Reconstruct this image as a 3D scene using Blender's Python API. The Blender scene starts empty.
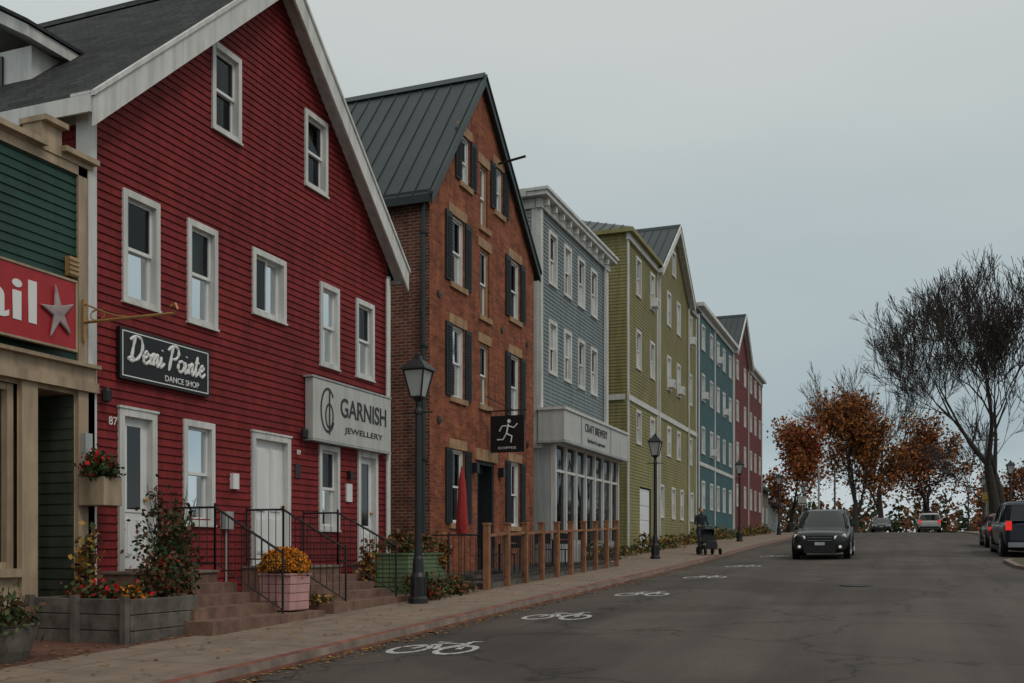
import bpy, math, random, bmesh
from mathutils import Vector, Matrix, noise as mn
random.seed(7)
scene=bpy.context.scene
COL=scene.collection
R=random.uniform
# ------------------------------------------------------------ materials
def nmat(name):
    m=bpy.data.materials.new(name); m.use_nodes=True
    nt=m.node_tree
    return m,nt,nt.nodes['Principled BSDF']
def nd(nt,t,**kw):
    n=nt.nodes.new(t)
    for k,v in kw.items(): setattr(n,k,v)
    return n
def c4(c,k=1.0): return (min(c[0]*k,1),min(c[1]*k,1),min(c[2]*k,1),1)
def noise_ramp(nt,vec,scale,a,b,detail=3,lo=.3,hi=.7,rough=.6):
    n=nd(nt,'ShaderNodeTexNoise'); n.inputs['Scale'].default_value=scale
    n.inputs['Detail'].default_value=detail; n.inputs['Roughness'].default_value=rough
    if vec is not None: nt.links.new(vec,n.inputs['Vector'])
    r=nd(nt,'ShaderNodeValToRGB'); r.color_ramp.elements[0].position=lo; r.color_ramp.elements[1].position=hi
    r.color_ramp.elements[0].color=a; r.color_ramp.elements[1].color=b
    nt.links.new(n.outputs['Fac'],r.inputs['Fac'])
    return r.outputs['Color'],n.outputs['Fac']
def mul(nt,a,b,fac=1.0):
    m=nd(nt,'ShaderNodeMixRGB',blend_type='MULTIPLY'); m.inputs[0].default_value=fac
    nt.links.new(a,m.inputs[1]); nt.links.new(b,m.inputs[2]); return m.outputs[0]
def ocoord(nt,scale=(1,1,1)):
    t=nd(nt,'ShaderNodeTexCoord'); mp=nd(nt,'ShaderNodeMapping'); mp.inputs['Scale'].default_value=scale
    nt.links.new(t.outputs['Object'],mp.inputs['Vector']); return mp.outputs['Vector']
def bumpto(nt,b,h,strength,dist=.01):
    bp=nd(nt,'ShaderNodeBump'); bp.inputs['Strength'].default_value=strength; bp.inputs['Distance'].default_value=dist
    nt.links.new(h,bp.inputs['Height']); nt.links.new(bp.outputs['Normal'],b.inputs['Normal'])
def paint(name,col,rough=.55,var=.15,scale=2.0,bump=.0,bscale=40,metal=0,streak=.15,spec=.35):
    m,nt,b=nmat(name)
    v=ocoord(nt); c,f=noise_ramp(nt,v,scale,c4(col,1-var),c4(col,1+var))
    if streak:
        v2=ocoord(nt,(6,6,.5)); s,_=noise_ramp(nt,v2,1.0,(1-streak*1.6,)*3+(1,),(1,1,1,1),lo=.35,hi=.6)
        c=mul(nt,c,s)
    nt.links.new(c,b.inputs['Base Color']); b.inputs['Roughness'].default_value=rough; b.inputs['Metallic'].default_value=metal
    b.inputs['Specular IOR Level'].default_value=spec
    if bump:
        _,f2=noise_ramp(nt,v,bscale,(0,0,0,1),(1,1,1,1)); bumpto(nt,b,f2,bump)
    return m
def bricks(name,c1,c2,mortar,bw,rh,ms,zoff=0,bump=.5,flat=False,var=.3,rough=.85,nscale=1.2,dist=.008,rz=0):
    m,nt,b=nmat(name)
    t=nd(nt,'ShaderNodeTexCoord'); s=nd(nt,'ShaderNodeSeparateXYZ'); nt.links.new(t.outputs['Object'],s.inputs[0])
    cb=nd(nt,'ShaderNodeCombineXYZ')
    if flat:
        nt.links.new(s.outputs['Y'],cb.inputs['X']); nt.links.new(s.outputs['X'],cb.inputs['Y'])
    else:
        a=nd(nt,'ShaderNodeMath',operation='ADD'); nt.links.new(s.outputs['X'],a.inputs[0]); nt.links.new(s.outputs['Y'],a.inputs[1])
        z=nd(nt,'ShaderNodeMath',operation='ADD'); z.inputs[1].default_value=zoff+50*rh; nt.links.new(s.outputs['Z'],z.inputs[0])
        nt.links.new(a.outputs[0],cb.inputs['X']); nt.links.new(z.outputs[0],cb.inputs['Y'])
    br=nd(nt,'ShaderNodeTexBrick'); nt.links.new(cb.outputs[0],br.inputs['Vector'])
    br.inputs['Scale'].default_value=1; br.inputs['Color1'].default_value=c4(c1); br.inputs['Color2'].default_value=c4(c2)
    br.inputs['Mortar'].default_value=c4(mortar); br.inputs['Mortar Size'].default_value=ms; br.inputs['Brick Width'].default_value=bw
    br.inputs['Row Height'].default_value=rh; br.inputs['Mortar Smooth'].default_value=.2
    v=ocoord(nt); n1,_=noise_ramp(nt,v,nscale,(1-var,)*3+(1,),(1,1,1,1),detail=4)
    c=mul(nt,br.outputs['Color'],n1)
    if not flat:
        v2=ocoord(nt,(5,5,.45)); s2,_=noise_ramp(nt,v2,1.0,(.72,.70,.68,1),(1,1,1,1),lo=.3,hi=.6)
        c=mul(nt,c,s2)
    nt.links.new(c,b.inputs['Base Color']); b.inputs['Roughness'].default_value=rough
    b.inputs['Specular IOR Level'].default_value=.25
    inv=nd(nt,'ShaderNodeMath',operation='SUBTRACT'); inv.inputs[0].default_value=1; nt.links.new(br.outputs['Fac'],inv.inputs[1])
    bumpto(nt,b,inv.outputs[0],bump,dist)
    return m
WHITE=paint('white_trim_paint',(.62,.61,.58),.5,.07,3,streak=.15)
WHITE2=paint('white_vinyl',(.72,.72,.71),.4,.04,3,streak=.05)
RED=bricks('red_shingle_siding',(.27,.028,.028),(.21,.021,.023),(.11,.012,.014),.17,.115,.0035,zoff=.7,bump=.5,var=.3,rough=.75,nscale=.7)
GREEN_D=paint('dark_green_siding',(.012,.05,.036),.55,.2,1.5)
TAN=paint('tan_trim_paint',(.40,.30,.20),.6,.14,2,streak=.2)
BLUEG=paint('blue_grey_siding',(.18,.215,.22),.6,.12,1.2)
GREYS=paint('light_grey_siding',(.36,.375,.37),.6,.1,1.2)
OLIVE=paint('olive_siding',(.23,.20,.08),.65,.12,1.0)
OLIVE2=paint('olive_siding_lower',(.245,.22,.09),.65,.12,1.0)
TEAL=paint('teal_siding',(.045,.115,.13),.6,.14,1.0)
DRED=paint('dark_red_siding',(.16,.026,.024),.65,.15,1.0)
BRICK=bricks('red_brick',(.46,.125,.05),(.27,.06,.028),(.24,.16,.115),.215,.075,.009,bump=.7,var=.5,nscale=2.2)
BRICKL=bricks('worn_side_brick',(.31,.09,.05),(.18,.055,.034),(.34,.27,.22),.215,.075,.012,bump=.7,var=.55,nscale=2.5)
SAND=paint('sandstone',(.36,.22,.12),.8,.25,4,bump=.3)
SANDR=paint('red_sandstone_steps',(.19,.11,.08),.85,.3,4,bump=.5,bscale=25)
METALR=paint('dark_metal_roof',(.032,.046,.046),.42,.14,.8,metal=.3,streak=0,spec=.4)
SHING=bricks('asphalt_shingles',(.036,.040,.040),(.066,.068,.066),(.02,.02,.02),.3,.12,.008,bump=.6,var=.35,rough=.95)
BLACK=paint('black_metal',(.012,.012,.013),.45,.2,5,spec=.5,streak=0)
BLACKP=paint('black_sign_board',(.01,.01,.011),.4,.2,5,streak=0)
SHUT=paint('dark_shutter_paint',(.016,.022,.024),.6,.2,4)
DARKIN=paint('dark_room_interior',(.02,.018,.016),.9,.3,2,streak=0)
CURT=paint('curtain_cloth',(.28,.26,.23),.9,.15,6,streak=.2)
CURT2=paint('roller_blind',(.34,.33,.30),.8,.05,3,streak=0)
STONE=paint('foundation_stone',(.20,.16,.13),.9,.3,3,bump=.5)
WOODP=paint('cedar_post_wood',(.27,.12,.06),.7,.3,5,bump=.2)
WOODG=paint('weathered_grey_wood',(.12,.105,.09),.85,.4,4,bump=.4,bscale=20)
PINK=paint('pink_paint',(.50,.27,.26),.6,.14,4)
GRNMET=paint('green_corrugated_metal',(.17,.24,.13),.5,.15,3,metal=.2)
SIGNW=paint('white_sign_board',(.48,.48,.45),.5,.05,2,streak=.1)
SIGNR=paint('red_sign_board',(.40,.02,.025),.4,.12,2,streak=.1)
INKW=paint('white_lettering',(.72,.72,.70),.5,.03,3,streak=0)
INKK=paint('dark_lettering',(.03,.03,.032),.5,.1,3,streak=0)
STAR=paint('starfish_grey',(.34,.27,.27),.7,.25,8,streak=0)
BRASS=paint('bronze_bracket',(.42,.24,.09),.5,.2,5,metal=.3,streak=0)
SKIN=paint('skin',(.45,.26,.19),.6,.05,5,streak=0)
JACK=paint('dark_fabric',(.014,.015,.018),.85,.2,8,streak=0)
HAIR=paint('brown_hair',(.05,.03,.02),.7,.2,20,streak=0)
UMB=paint('red_umbrella_cloth',(.36,.03,.03),.85,.2,6,streak=.2)
BARK=paint('tree_bark',(.036,.030,.026),.95,.3,4,streak=0)
BARKL=paint('twig_bark',(.042,.032,.028),.95,.3,4,streak=0)
def leafm(name,c,var=.35,s=3): return paint(name,c,.7,var,s,streak=0,spec=.2)
L_OR=leafm('orange_leaves',(.30,.11,.028)); L_OR2=leafm('rust_leaves',(.19,.062,.02)); L_YE=leafm('yellow_leaves',(.34,.19,.04))
L_GR=leafm('dark_green_leaves',(.03,.05,.018)); L_GR2=leafm('mid_green_leaves',(.07,.09,.03)); L_RD=leafm('red_leaves',(.22,.03,.018))
F_OR=leafm('orange_mum_petals',(.62,.2,.012),.25,20); F_RD=leafm('red_flower_petals',(.5,.012,.015),.2,20); L_BR=leafm('brown_leaves',(.12,.062,.03))
def glassm(name,tint=.55):
    m=bpy.data.materials.new(name); m.use_nodes=True; nt=m.node_tree; nt.nodes.clear()
    o=nd(nt,'ShaderNodeOutputMaterial'); mx=nd(nt,'ShaderNodeMixShader'); tr=nd(nt,'ShaderNodeBsdfTransparent'); gl=nd(nt,'ShaderNodeBsdfGlossy')
    fr=nd(nt,'ShaderNodeFresnel'); fr.inputs['IOR'].default_value=1.5
    tr.inputs[0].default_value=(tint,tint,tint,1); gl.inputs['Roughness'].default_value=.03; gl.inputs[0].default_value=(.72,.77,.8,1)
    v=ocoord(nt); n=nd(nt,'ShaderNodeTexNoise'); n.inputs['Scale'].default_value=1.3; n.inputs['Detail'].default_value=1; nt.links.new(v,n.inputs['Vector'])
    bp=nd(nt,'ShaderNodeBump'); bp.inputs['Strength'].default_value=.3; bp.inputs['Distance'].default_value=.02; nt.links.new(n.outputs['Fac'],bp.inputs['Height'])
    nt.links.new(bp.outputs['Normal'],gl.inputs['Normal'])
    nt.links.new(fr.outputs[0],mx.inputs[0]); nt.links.new(tr.outputs[0],mx.inputs[1]); nt.links.new(gl.outputs[0],mx.inputs[2]); nt.links.new(mx.outputs[0],o.inputs[0])
    return m
GLASS=glassm('window_glass',.45)
CARGL=paint('car_glass',(.008,.01,.011),.05,.1,2,streak=0,spec=.7)
TYRE=paint('tyre_rubber',(.012,.012,.012),.9,.2,8,streak=0)
RIM=paint('alloy_rim',(.35,.35,.36),.35,.1,5,metal=.8,streak=0)
CHROME=paint('chrome_trim',(.35,.35,.37),.25,.05,5,metal=1,streak=0)
PLAST=paint('black_plastic',(.015,.015,.016),.6,.1,5,streak=0)
def emis(name,c,s,base):
    m,nt,b=nmat(name); b.inputs['Base Color'].default_value=c4(base); b.inputs['Emission Color'].default_value=c4(c); b.inputs['Emission Strength'].default_value=s
    b.inputs['Roughness'].default_value=.15
    return m
HEAD=emis('headlamp_lens',(1,.93,.8),.35,(.35,.35,.35)); TAIL=emis('tail_lamp_lens',(1,.03,.02),.5,(.4,.01,.01))
LAMPG=emis('lantern_glass',(1,.95,.85),.01,(.36,.38,.37))
def carpaint(name,c): 
    m=paint(name,c,.3,.05,2,streak=0,spec=.5); m.node_tree.nodes['Principled BSDF'].inputs['Coat Weight'].default_value=.3
    return m
def asphalt():
    m,nt,b=nmat('asphalt')
    v=ocoord(nt); c,f=noise_ramp(nt,v,.5,(.105,.087,.074,1),(.142,.119,.102,1),detail=5)
    v2=ocoord(nt,(1.1,.05,1)); s,_=noise_ramp(nt,v2,1.2,(.74,.74,.74,1),(1.0,1.0,1.0,1),lo=.35,hi=.65); c=mul(nt,c,s)
    pt,_=noise_ramp(nt,v,.14,(.80,.80,.81,1),(1,1,1,1),detail=2,lo=.44,hi=.47); c=mul(nt,c,pt)
    g,f3=noise_ramp(nt,v,70,(.62,.62,.62,1),(1,1,1,1),detail=2,lo=.35,hi=.65); c=mul(nt,c,g)
    vo=nd(nt,'ShaderNodeTexVoronoi',feature='DISTANCE_TO_EDGE'); vo.inputs['Scale'].default_value=.32
    nz=nd(nt,'ShaderNodeTexNoise'); nz.inputs['Scale'].default_value=1.6; nz.inputs['Detail'].default_value=4; nt.links.new(v,nz.inputs['Vector'])
    ad=nd(nt,'ShaderNodeMixRGB',blend_type='ADD'); ad.inputs[0].default_value=1.3; nt.links.new(v,ad.inputs[1]); nt.links.new(nz.outputs['Color'],ad.inputs[2]); nt.links.new(ad.outputs[0],vo.inputs['Vector'])
    r=nd(nt,'ShaderNodeValToRGB'); r.color_ramp.elements[0].position=.0; r.color_ramp.elements[1].position=.014; r.color_ramp.elements[0].color=(.5,.5,.5,1); r.color_ramp.elements[1].color=(1,1,1,1)
    nt.links.new(vo.outputs['Distance'],r.inputs['Fac']); c=mul(nt,c,r.outputs['Color'])
    nt.links.new(c,b.inputs['Base Color']); b.inputs['Roughness'].default_value=.85; b.inputs['Specular IOR Level'].default_value=.25
    bumpto(nt,b,f3,.5,.01); return m
ASPH=asphalt()
SIDEW=bricks('sidewalk_concrete',(.29,.22,.165),(.255,.195,.15),(.13,.10,.08),1.5,1.9,.010,flat=True,bump=.4,var=.3,nscale=3)
PAVER=bricks('brick_pavers',(.20,.085,.06),(.15,.07,.05),(.10,.075,.06),.2,.1,.008,flat=True,bump=.5,var=.4,nscale=2)
KERB=paint('kerb_stone',(.22,.165,.135),.85,.25,3,bump=.4)
KERBR=paint('rust_red_kerb_edge',(.20,.075,.05),.85,.4,2,bump=.3)
GRASS=paint('grass_ground',(.085,.08,.035),.95,.4,.4,bump=.6,bscale=8,streak=0)
def worn():
    m,nt,b=nmat('worn_road_marking_paint'); v=ocoord(nt); c,_=noise_ramp(nt,v,16,(.16,.145,.13,1),(.50,.49,.46,1),detail=5,lo=.36,hi=.52)
    nt.links.new(c,b.inputs['Base Color']); b.inputs['Roughness'].default_value=.8; return m
PAINTW=worn()
# ------------------------------------------------------------ mesh builder
class Fr:
    def __init__(s,O,T,N): s.O=Vector(O); s.T=Vector(T); s.N=Vector(N)
    def P(s,t,h,o=0): return s.O+s.T*t+s.N*o+Vector((0,0,h))
W=Fr((0,0,0),(1,0,0),(0,1,0))
class MB:
    def __init__(s): s.v=[];s.f=[];s.m=[];s.mats=[]
    def mi(s,mat):
        if mat not in s.mats: s.mats.append(mat)
        return s.mats.index(mat)
    def face(s,pts,mat):
        n=len(s.v); s.v.extend([tuple(p) for p in pts]); s.f.append(tuple(range(n,n+len(pts)))); s.m.append(s.mi(mat))
    def ext(s,fr,poly,o0,o1,mat):
        k=len(poly); n=len(s.v)
        for o in (o0,o1):
            for (t,h) in poly: s.v.append(tuple(fr.P(t,h,o)))
        mi=s.mi(mat)
        s.f.append(tuple(range(n,n+k))[::-1]); s.m.append(mi); s.f.append(tuple(range(n+k,n+2*k))); s.m.append(mi)
        for i in range(k):
            j=(i+1)%k; s.f.append((n+i,n+j,n+k+j,n+k+i)); s.m.append(mi)
    def box(s,fr,t0,t1,h0,h1,o0,o1,mat): s.ext(fr,[(t0,h0),(t1,h0),(t1,h1),(t0,h1)],o0,o1,mat)
    def wb(s,x0,x1,y0,y1,z0,z1,mat): s.box(W,x0,x1,z0,z1,y0,y1,mat)
    def rings(s,rs,mat,close=True,cap0=False,cap1=False):
        n=len(s.v); k=len(rs[0]); mi=s.mi(mat)
        for r in rs: s.v.extend([tuple(p) for p in r])
        for a in range(len(rs)-1):
            for i in range(k if close else k-1):
                j=(i+1)%k; s.f.append((n+a*k+i,n+a*k+j,n+(a+1)*k+j,n+(a+1)*k+i)); s.m.append(mi)
        if cap0: s.f.append(tuple(range(n,n+k))[::-1]); s.m.append(mi)
        if cap1: s.f.append(tuple(range(n+(len(rs)-1)*k,n+len(rs)*k))); s.m.append(mi)
    def tube(s,pts,rad,n,mat,cap=True):
        pts=[Vector(p) for p in pts]
        if not isinstance(rad,(list,tuple)): rad=[rad]*len(pts)
        rs=[]
        for i,p in enumerate(pts):
            d=(pts[min(i+1,len(pts)-1)]-pts[max(i-1,0)])
            if d.length<1e-6: d=Vector((0,0,1))
            d.normalize()
            a=d.cross(Vector((0,0,1)) if abs(d.z)<.9 else Vector((1,0,0))).normalized(); b=d.cross(a)
            rs.append([p+(a*math.cos(2*math.pi*q/n)+b*math.sin(2*math.pi*q/n))*rad[i] for q in range(n)])
        s.rings(rs,mat,True,cap,cap)
    def lathe(s,c,prof,n,mat,axis='z'):
        rs=[]
        for (r,z) in prof:
            if axis=='z': rs.append([Vector(c)+Vector((r*math.cos(2*math.pi*q/n),r*math.sin(2*math.pi*q/n),z)) for q in range(n)])
            elif axis=='x': rs.append([Vector(c)+Vector((z,r*math.cos(2*math.pi*q/n),r*math.sin(2*math.pi*q/n))) for q in range(n)])
            else: rs.append([Vector(c)+Vector((r*math.cos(2*math.pi*q/n),z,r*math.sin(2*math.pi*q/n))) for q in range(n)])
        s.rings(rs,mat,True,True,True)
    def leaf(s,p,sz,mi,el=1.5):
        a=Vector((random.gauss(0,1),random.gauss(0,1),random.gauss(0,1)))
        a.normalize(); b=a.orthogonal().normalized(); b=Matrix.Rotation(R(0,6.28),3,a)@b; 
        n=len(s.v); p=Vector(p)
        s.v.extend([tuple(p-a*sz*el*.5),tuple(p+b*sz*.5),tuple(p+a*sz*el*.5),tuple(p-b*sz*.5)]); s.f.append((n,n+1,n+2,n+3)); s.m.append(mi)
    def obj(s,name,parent=None,smooth=False,local=False,norm=True,bevel=0):
        me=bpy.data.meshes.new(name); me.from_pydata(s.v,[],s.f)
        for m in s.mats: me.materials.append(m)
        me.polygons.foreach_set('material_index',s.m)
        if norm:
            bm=bmesh.new(); bm.from_mesh(me); bmesh.ops.recalc_face_normals(bm,faces=bm.faces); bm.to_mesh(me); bm.free()
        if smooth: me.polygons.foreach_set('use_smooth',[True]*len(me.polygons))
        me.update()
        o=bpy.data.objects.new(name,me); COL.objects.link(o)
        if parent:
            o.parent=parent
            if not local: o.matrix_parent_inverse=parent.matrix_basis.inverted()
        if bevel:
            md=o.modifiers.new('bevel','BEVEL'); md.width=bevel; md.segments=2; md.limit_method='ANGLE'
        return o
def empty(name,loc,rot=(0,0,0)):
    e=bpy.data.objects.new(name,None); e.location=loc; e.rotation_euler=rot; e.empty_display_size=.3; COL.objects.link(e); return e
def text(body,loc,size,mat,parent,width=None,face='front',shear=0,name='lettering',height=None,offset=0):
    cu=bpy.data.curves.new(name,'FONT'); cu.body=body; cu.size=size; cu.align_x='CENTER'; cu.align_y='CENTER'; cu.extrude=.004; cu.shear=shear; cu.offset=offset
    cu.materials.append(mat); o=bpy.data.objects.new(name,cu); COL.objects.link(o)
    bpy.context.view_layer.update()
    sx=1;sy=1
    if width and o.dimensions.x>0: sx=width/o.dimensions.x
    if height and o.dimensions.y>0: sy=height/o.dimensions.y
    if face=='front': M=Matrix(((0,0,1),(1,0,0),(0,1,0))).to_4x4()
    else: M=Matrix(((1,0,0),(0,0,-1),(0,1,0))).to_4x4()
    M=Matrix.Translation(loc)@M@Matrix.Diagonal((sx,sy,1,1))
    o.parent=parent; o.matrix_parent_inverse=parent.matrix_basis.inverted(); o.matrix_basis=M
    return o
# ------------------------------------------------------------ terrain
PP=[(-80,-4.0),(-40,-2.8),(0,-1.55),(15.3,-1.07),(33.4,-.5),(52.8,.22),(75,.88),(96,1.33),(108,1.45),(122,1.2),(150,0),(200,-3),(300,-6),(450,-8),(1000,-10)]
def prof(y):
    if y<=PP[0][0]: return PP[0][1]
    for i in range(len(PP)-1):
        if y<=PP[i+1][0]:
            x0,a=PP[i]; x1,b=PP[i+1]; t=(y-x0)/(x1-x0)
            m0=(b-PP[i-1][1])/(x1-PP[i-1][0]) if i>0 else (b-a)/(x1-x0)
            m1=(PP[i+2][1]-a)/(PP[i+2][0]-x0) if i+2<len(PP) else (b-a)/(x1-x0)
            h=x1-x0
            return (2*t**3-3*t*t+1)*a+(t**3-2*t*t+t)*h*m0+(-2*t**3+3*t*t)*b+(t**3-t*t)*h*m1
    return PP[-1][1]
YS=[-60+2*i for i in range(96)]+[140,150,160,175,200,240,300,400,600,950]
ZS=[prof(y) for y in YS]
def zr(y):
    if y<=YS[0]: return ZS[0]
    for i in range(len(YS)-1):
        if y<=YS[i+1]:
            t=(y-YS[i])/(YS[i+1]-YS[i]); return ZS[i]*(1-t)+ZS[i+1]*t
    return ZS[-1]
def cx(y): return 0 if y<100 else min((y-100)**2*.005,160)
def strip(name,xs,y0,y1,mat,extra=[]):
    mb=MB(); ys=sorted(set([y for y in YS if y0<y<y1]+[y0,y1]))
    for i in range(len(xs)-1):
        m=xs[i][2] if len(xs[i])>2 else mat
        mb.rings([[Vector((xs[i][0]+cx(y),y,zr(y)+xs[i][1])),Vector((xs[i+1][0]+cx(y),y,zr(y)+xs[i+1][1]))] for y in ys],m,close=False)
    o=mb.obj(name,norm=False); return o
strip('ground',[(-700,.1),(-100,.1),(-30,.1),(-6.2,.1),(-6.18,-.04),(5.3,-.04),(5.32,.1),(30,.1),(100,.1),(700,.1)],-60,950,GRASS)
strip('road',[(-6.1,0),(-3.3,.05),(0,.09),(3,.05),(5.2,0)],-60,300,ASPH)
strip('sidewalk',[(-8.2,.135),(-6.27,.13)],-60,130,SIDEW)
strip('sidewalk',[(5.36,.13),(7.2,.135)],-60,130,SIDEW)
strip('kerb',[(-6.27,.13,KERB),(-6.15,.128,KERBR),(-6.07,.115,KERB),(-6.055,.03,KERBR),(-6.05,-.03)],-60,130,KERB)
strip('kerb',[(5.16,-.03,KERB),(5.17,.115,KERB),(5.22,.13,KERB),(5.36,.13)],-60,130,KERB)
strip('paved_forecourt',[(-10.3,.138),(-8.2,.136)],-20,10.4,PAVER)
strip('forecourt_path',[(-10.3,.138),(-8.2,.136)],10.4,90,SIDEW)
def crown(x):
    xs=[(-6.1,0),(-3.3,.05),(0,.09),(3,.05),(5.2,0)]
    for i in range(4):
        if x<=xs[i+1][0]:
            t=(x-xs[i][0])/(xs[i+1][0]-xs[i][0]); return xs[i][1]*(1-t)+xs[i+1][1]*t
    return 0
def rz(x,y): return zr(y)+crown(x)
mb=MB()
pl=[(3.0,30.2),(3.0,33.6),(3.25,34.4),(3.8,35.0),(5.15,35.6),(5.15,27.0),(3.8,28.4),(3.2,29.3)]
top=[Vector((x,y,zr(y)+.14)) for x,y in pl]; bot=[Vector((x,y,zr(y)-.03)) for x,y in pl]
mb.rings([bot,top],KERB); 
ctr=Vector((4.3,31.5,0)); inn=[Vector((ctr.x+(p.x-ctr.x)*.87,ctr.y+(p.y-ctr.y)*.95,p.z+.002)) for p in top]
mb.rings([top,inn],KERB,cap1=False); mb.face(inn,GRASS); mb.obj('kerb_island',norm=False)
def bikemark(cx_,cy):
    mb=MB()
    def V(x,y): return Vector((x,y,rz(x,y)+.006))
    def ring(x,y,rx,ry,w):
        n=24; mb.rings([[V(x+rx*math.cos(a*6.2832/n),y+ry*math.sin(a*6.2832/n)) for a in range(n)],[V(x+(rx-w)*math.cos(a*6.2832/n),y+(ry-w*1.8)*math.sin(a*6.2832/n)) for a in range(n)]],PAINTW)
    def bar(a,b,w):
        a=Vector(a+(0,));b=Vector(b+(0,)); d=(b-a).normalized(); q=Vector((-d.y,d.x,0))*w*.5
        n=4
        mb.rings([[V(*(a+(b-a)*i/n+q)[:2]),V(*(a+(b-a)*i/n-q)[:2])] for i in range(n+1)],PAINTW,close=False)
    x,y=cx_,cy
    ring(x-.3,y-.25,.24,.42,.07); ring(x+.3,y-.25,.24,.42,.07)
    bar((x-.3,y-.2),(x-.16,y+.3),.075); bar((x-.16,y+.32),(x+.18,y+.32),.075); bar((x-.16,y+.3),(x+.02,y-.22),.075)
    bar((x+.02,y-.2),(x+.2,y+.3),.075); bar((x+.3,y-.2),(x+.17,y+.5),.075); bar((x+.17,y+.53),(x+.3,y+.55),.08); bar((x-.25,y+.44),(x-.06,y+.44),.08)
    mb.obj('bicycle_road_marking',norm=False)
for p in [(-5.1,10.9),(-4.9,14.9),(-4.70,19.6),(-4.5,25.4),(-4.35,31.0),(-4.2,38)]: bikemark(*p)
m=MB(); yc,xc=22.0,-.8
m.lathe((xc,yc,rz(xc,yc)),[(.0,-.02),(.34,-.02),(.34,.012),(.30,.014),(.30,.008),(0,.008)],24,BLACK)
m.obj('manhole_cover')
# ------------------------------------------------------------ building helpers
def front(D): return Fr((-D,0,0),(0,1,0),(1,0,0))
def leftw(D,y): return Fr((-D,y,0),(-1,0,0),(0,-1,0))
def cut(a,b,ops,hm):
    seg=[(a,b)]
    for (t0,t1,h0,h1) in ops:
        if h0<hm<h1:
            ns=[]
            for (p,q) in seg:
                if t1<=p or t0>=q: ns.append((p,q)); continue
                if t0>p: ns.append((p,t0))
                if t1<q: ns.append((t1,q))
            seg=ns
    return seg
def siding(mb,fr,outl,h0,h1,ch,ops,mat,lip=.02):
    h=h0
    while h<h1-1e-4:
        z1=min(h+ch,h1); hm=(h+z1)/2; a,b=outl(hm)
        for (p,q) in cut(a,b,ops,hm):
            p0=outl(h)[0] if p==a else p; p1=outl(z1)[0] if p==a else p
            q0=outl(h)[1] if q==b else q; q1=outl(z1)[1] if q==b else q
            j=R(-.0015,.0015)
            mb.face([fr.P(p0,h,lip+j),fr.P(q0,h,lip-j),fr.P(q1,z1,.002),fr.P(p1,z1,.002)],mat)
            mb.face([fr.P(p0,h,-.005),fr.P(q0,h,-.005),fr.P(q0,h,lip-j),fr.P(p0,h,lip+j)],mat)
        h=z1
def flatwall(mb,fr,outl,hs,ops,mat):
    bs=sorted(set(hs+[o[2] for o in ops]+[o[3] for o in ops])); bs=[b for b in bs if hs[0]<=b<=hs[-1]]
    for i in range(len(bs)-1):
        z0,z1=bs[i],bs[i+1]; hm=(z0+z1)/2; a,b=outl(hm)
        for (p,q) in cut(a,b,ops,hm):
            mb.face([fr.P(outl(z0)[0] if p==a else p,z0),fr.P(outl(z0)[1] if q==b else q,z0),fr.P(outl(z1)[1] if q==b else q,z1),fr.P(outl(z1)[0] if p==a else p,z1)],mat)
def gable(y0,y1,e,yr,pk):
    def o(h):
        if h<=e: return (y0,y1)
        k=min((h-e)/(pk-e),1); return (y0+(yr-y0)*k,y1+(yr-y1)*k)
    return o
class Bld:
    def __init__(s,name,loc):
        s.e=empty(name,loc); s.p={}
    def __getitem__(s,k):
        if k not in s.p: s.p[k]=MB()
        return s.p[k]
    def done(s):
        for k,m in s.p.items():
            m.obj(k,s.e,norm=(k not in('siding',)))
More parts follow.
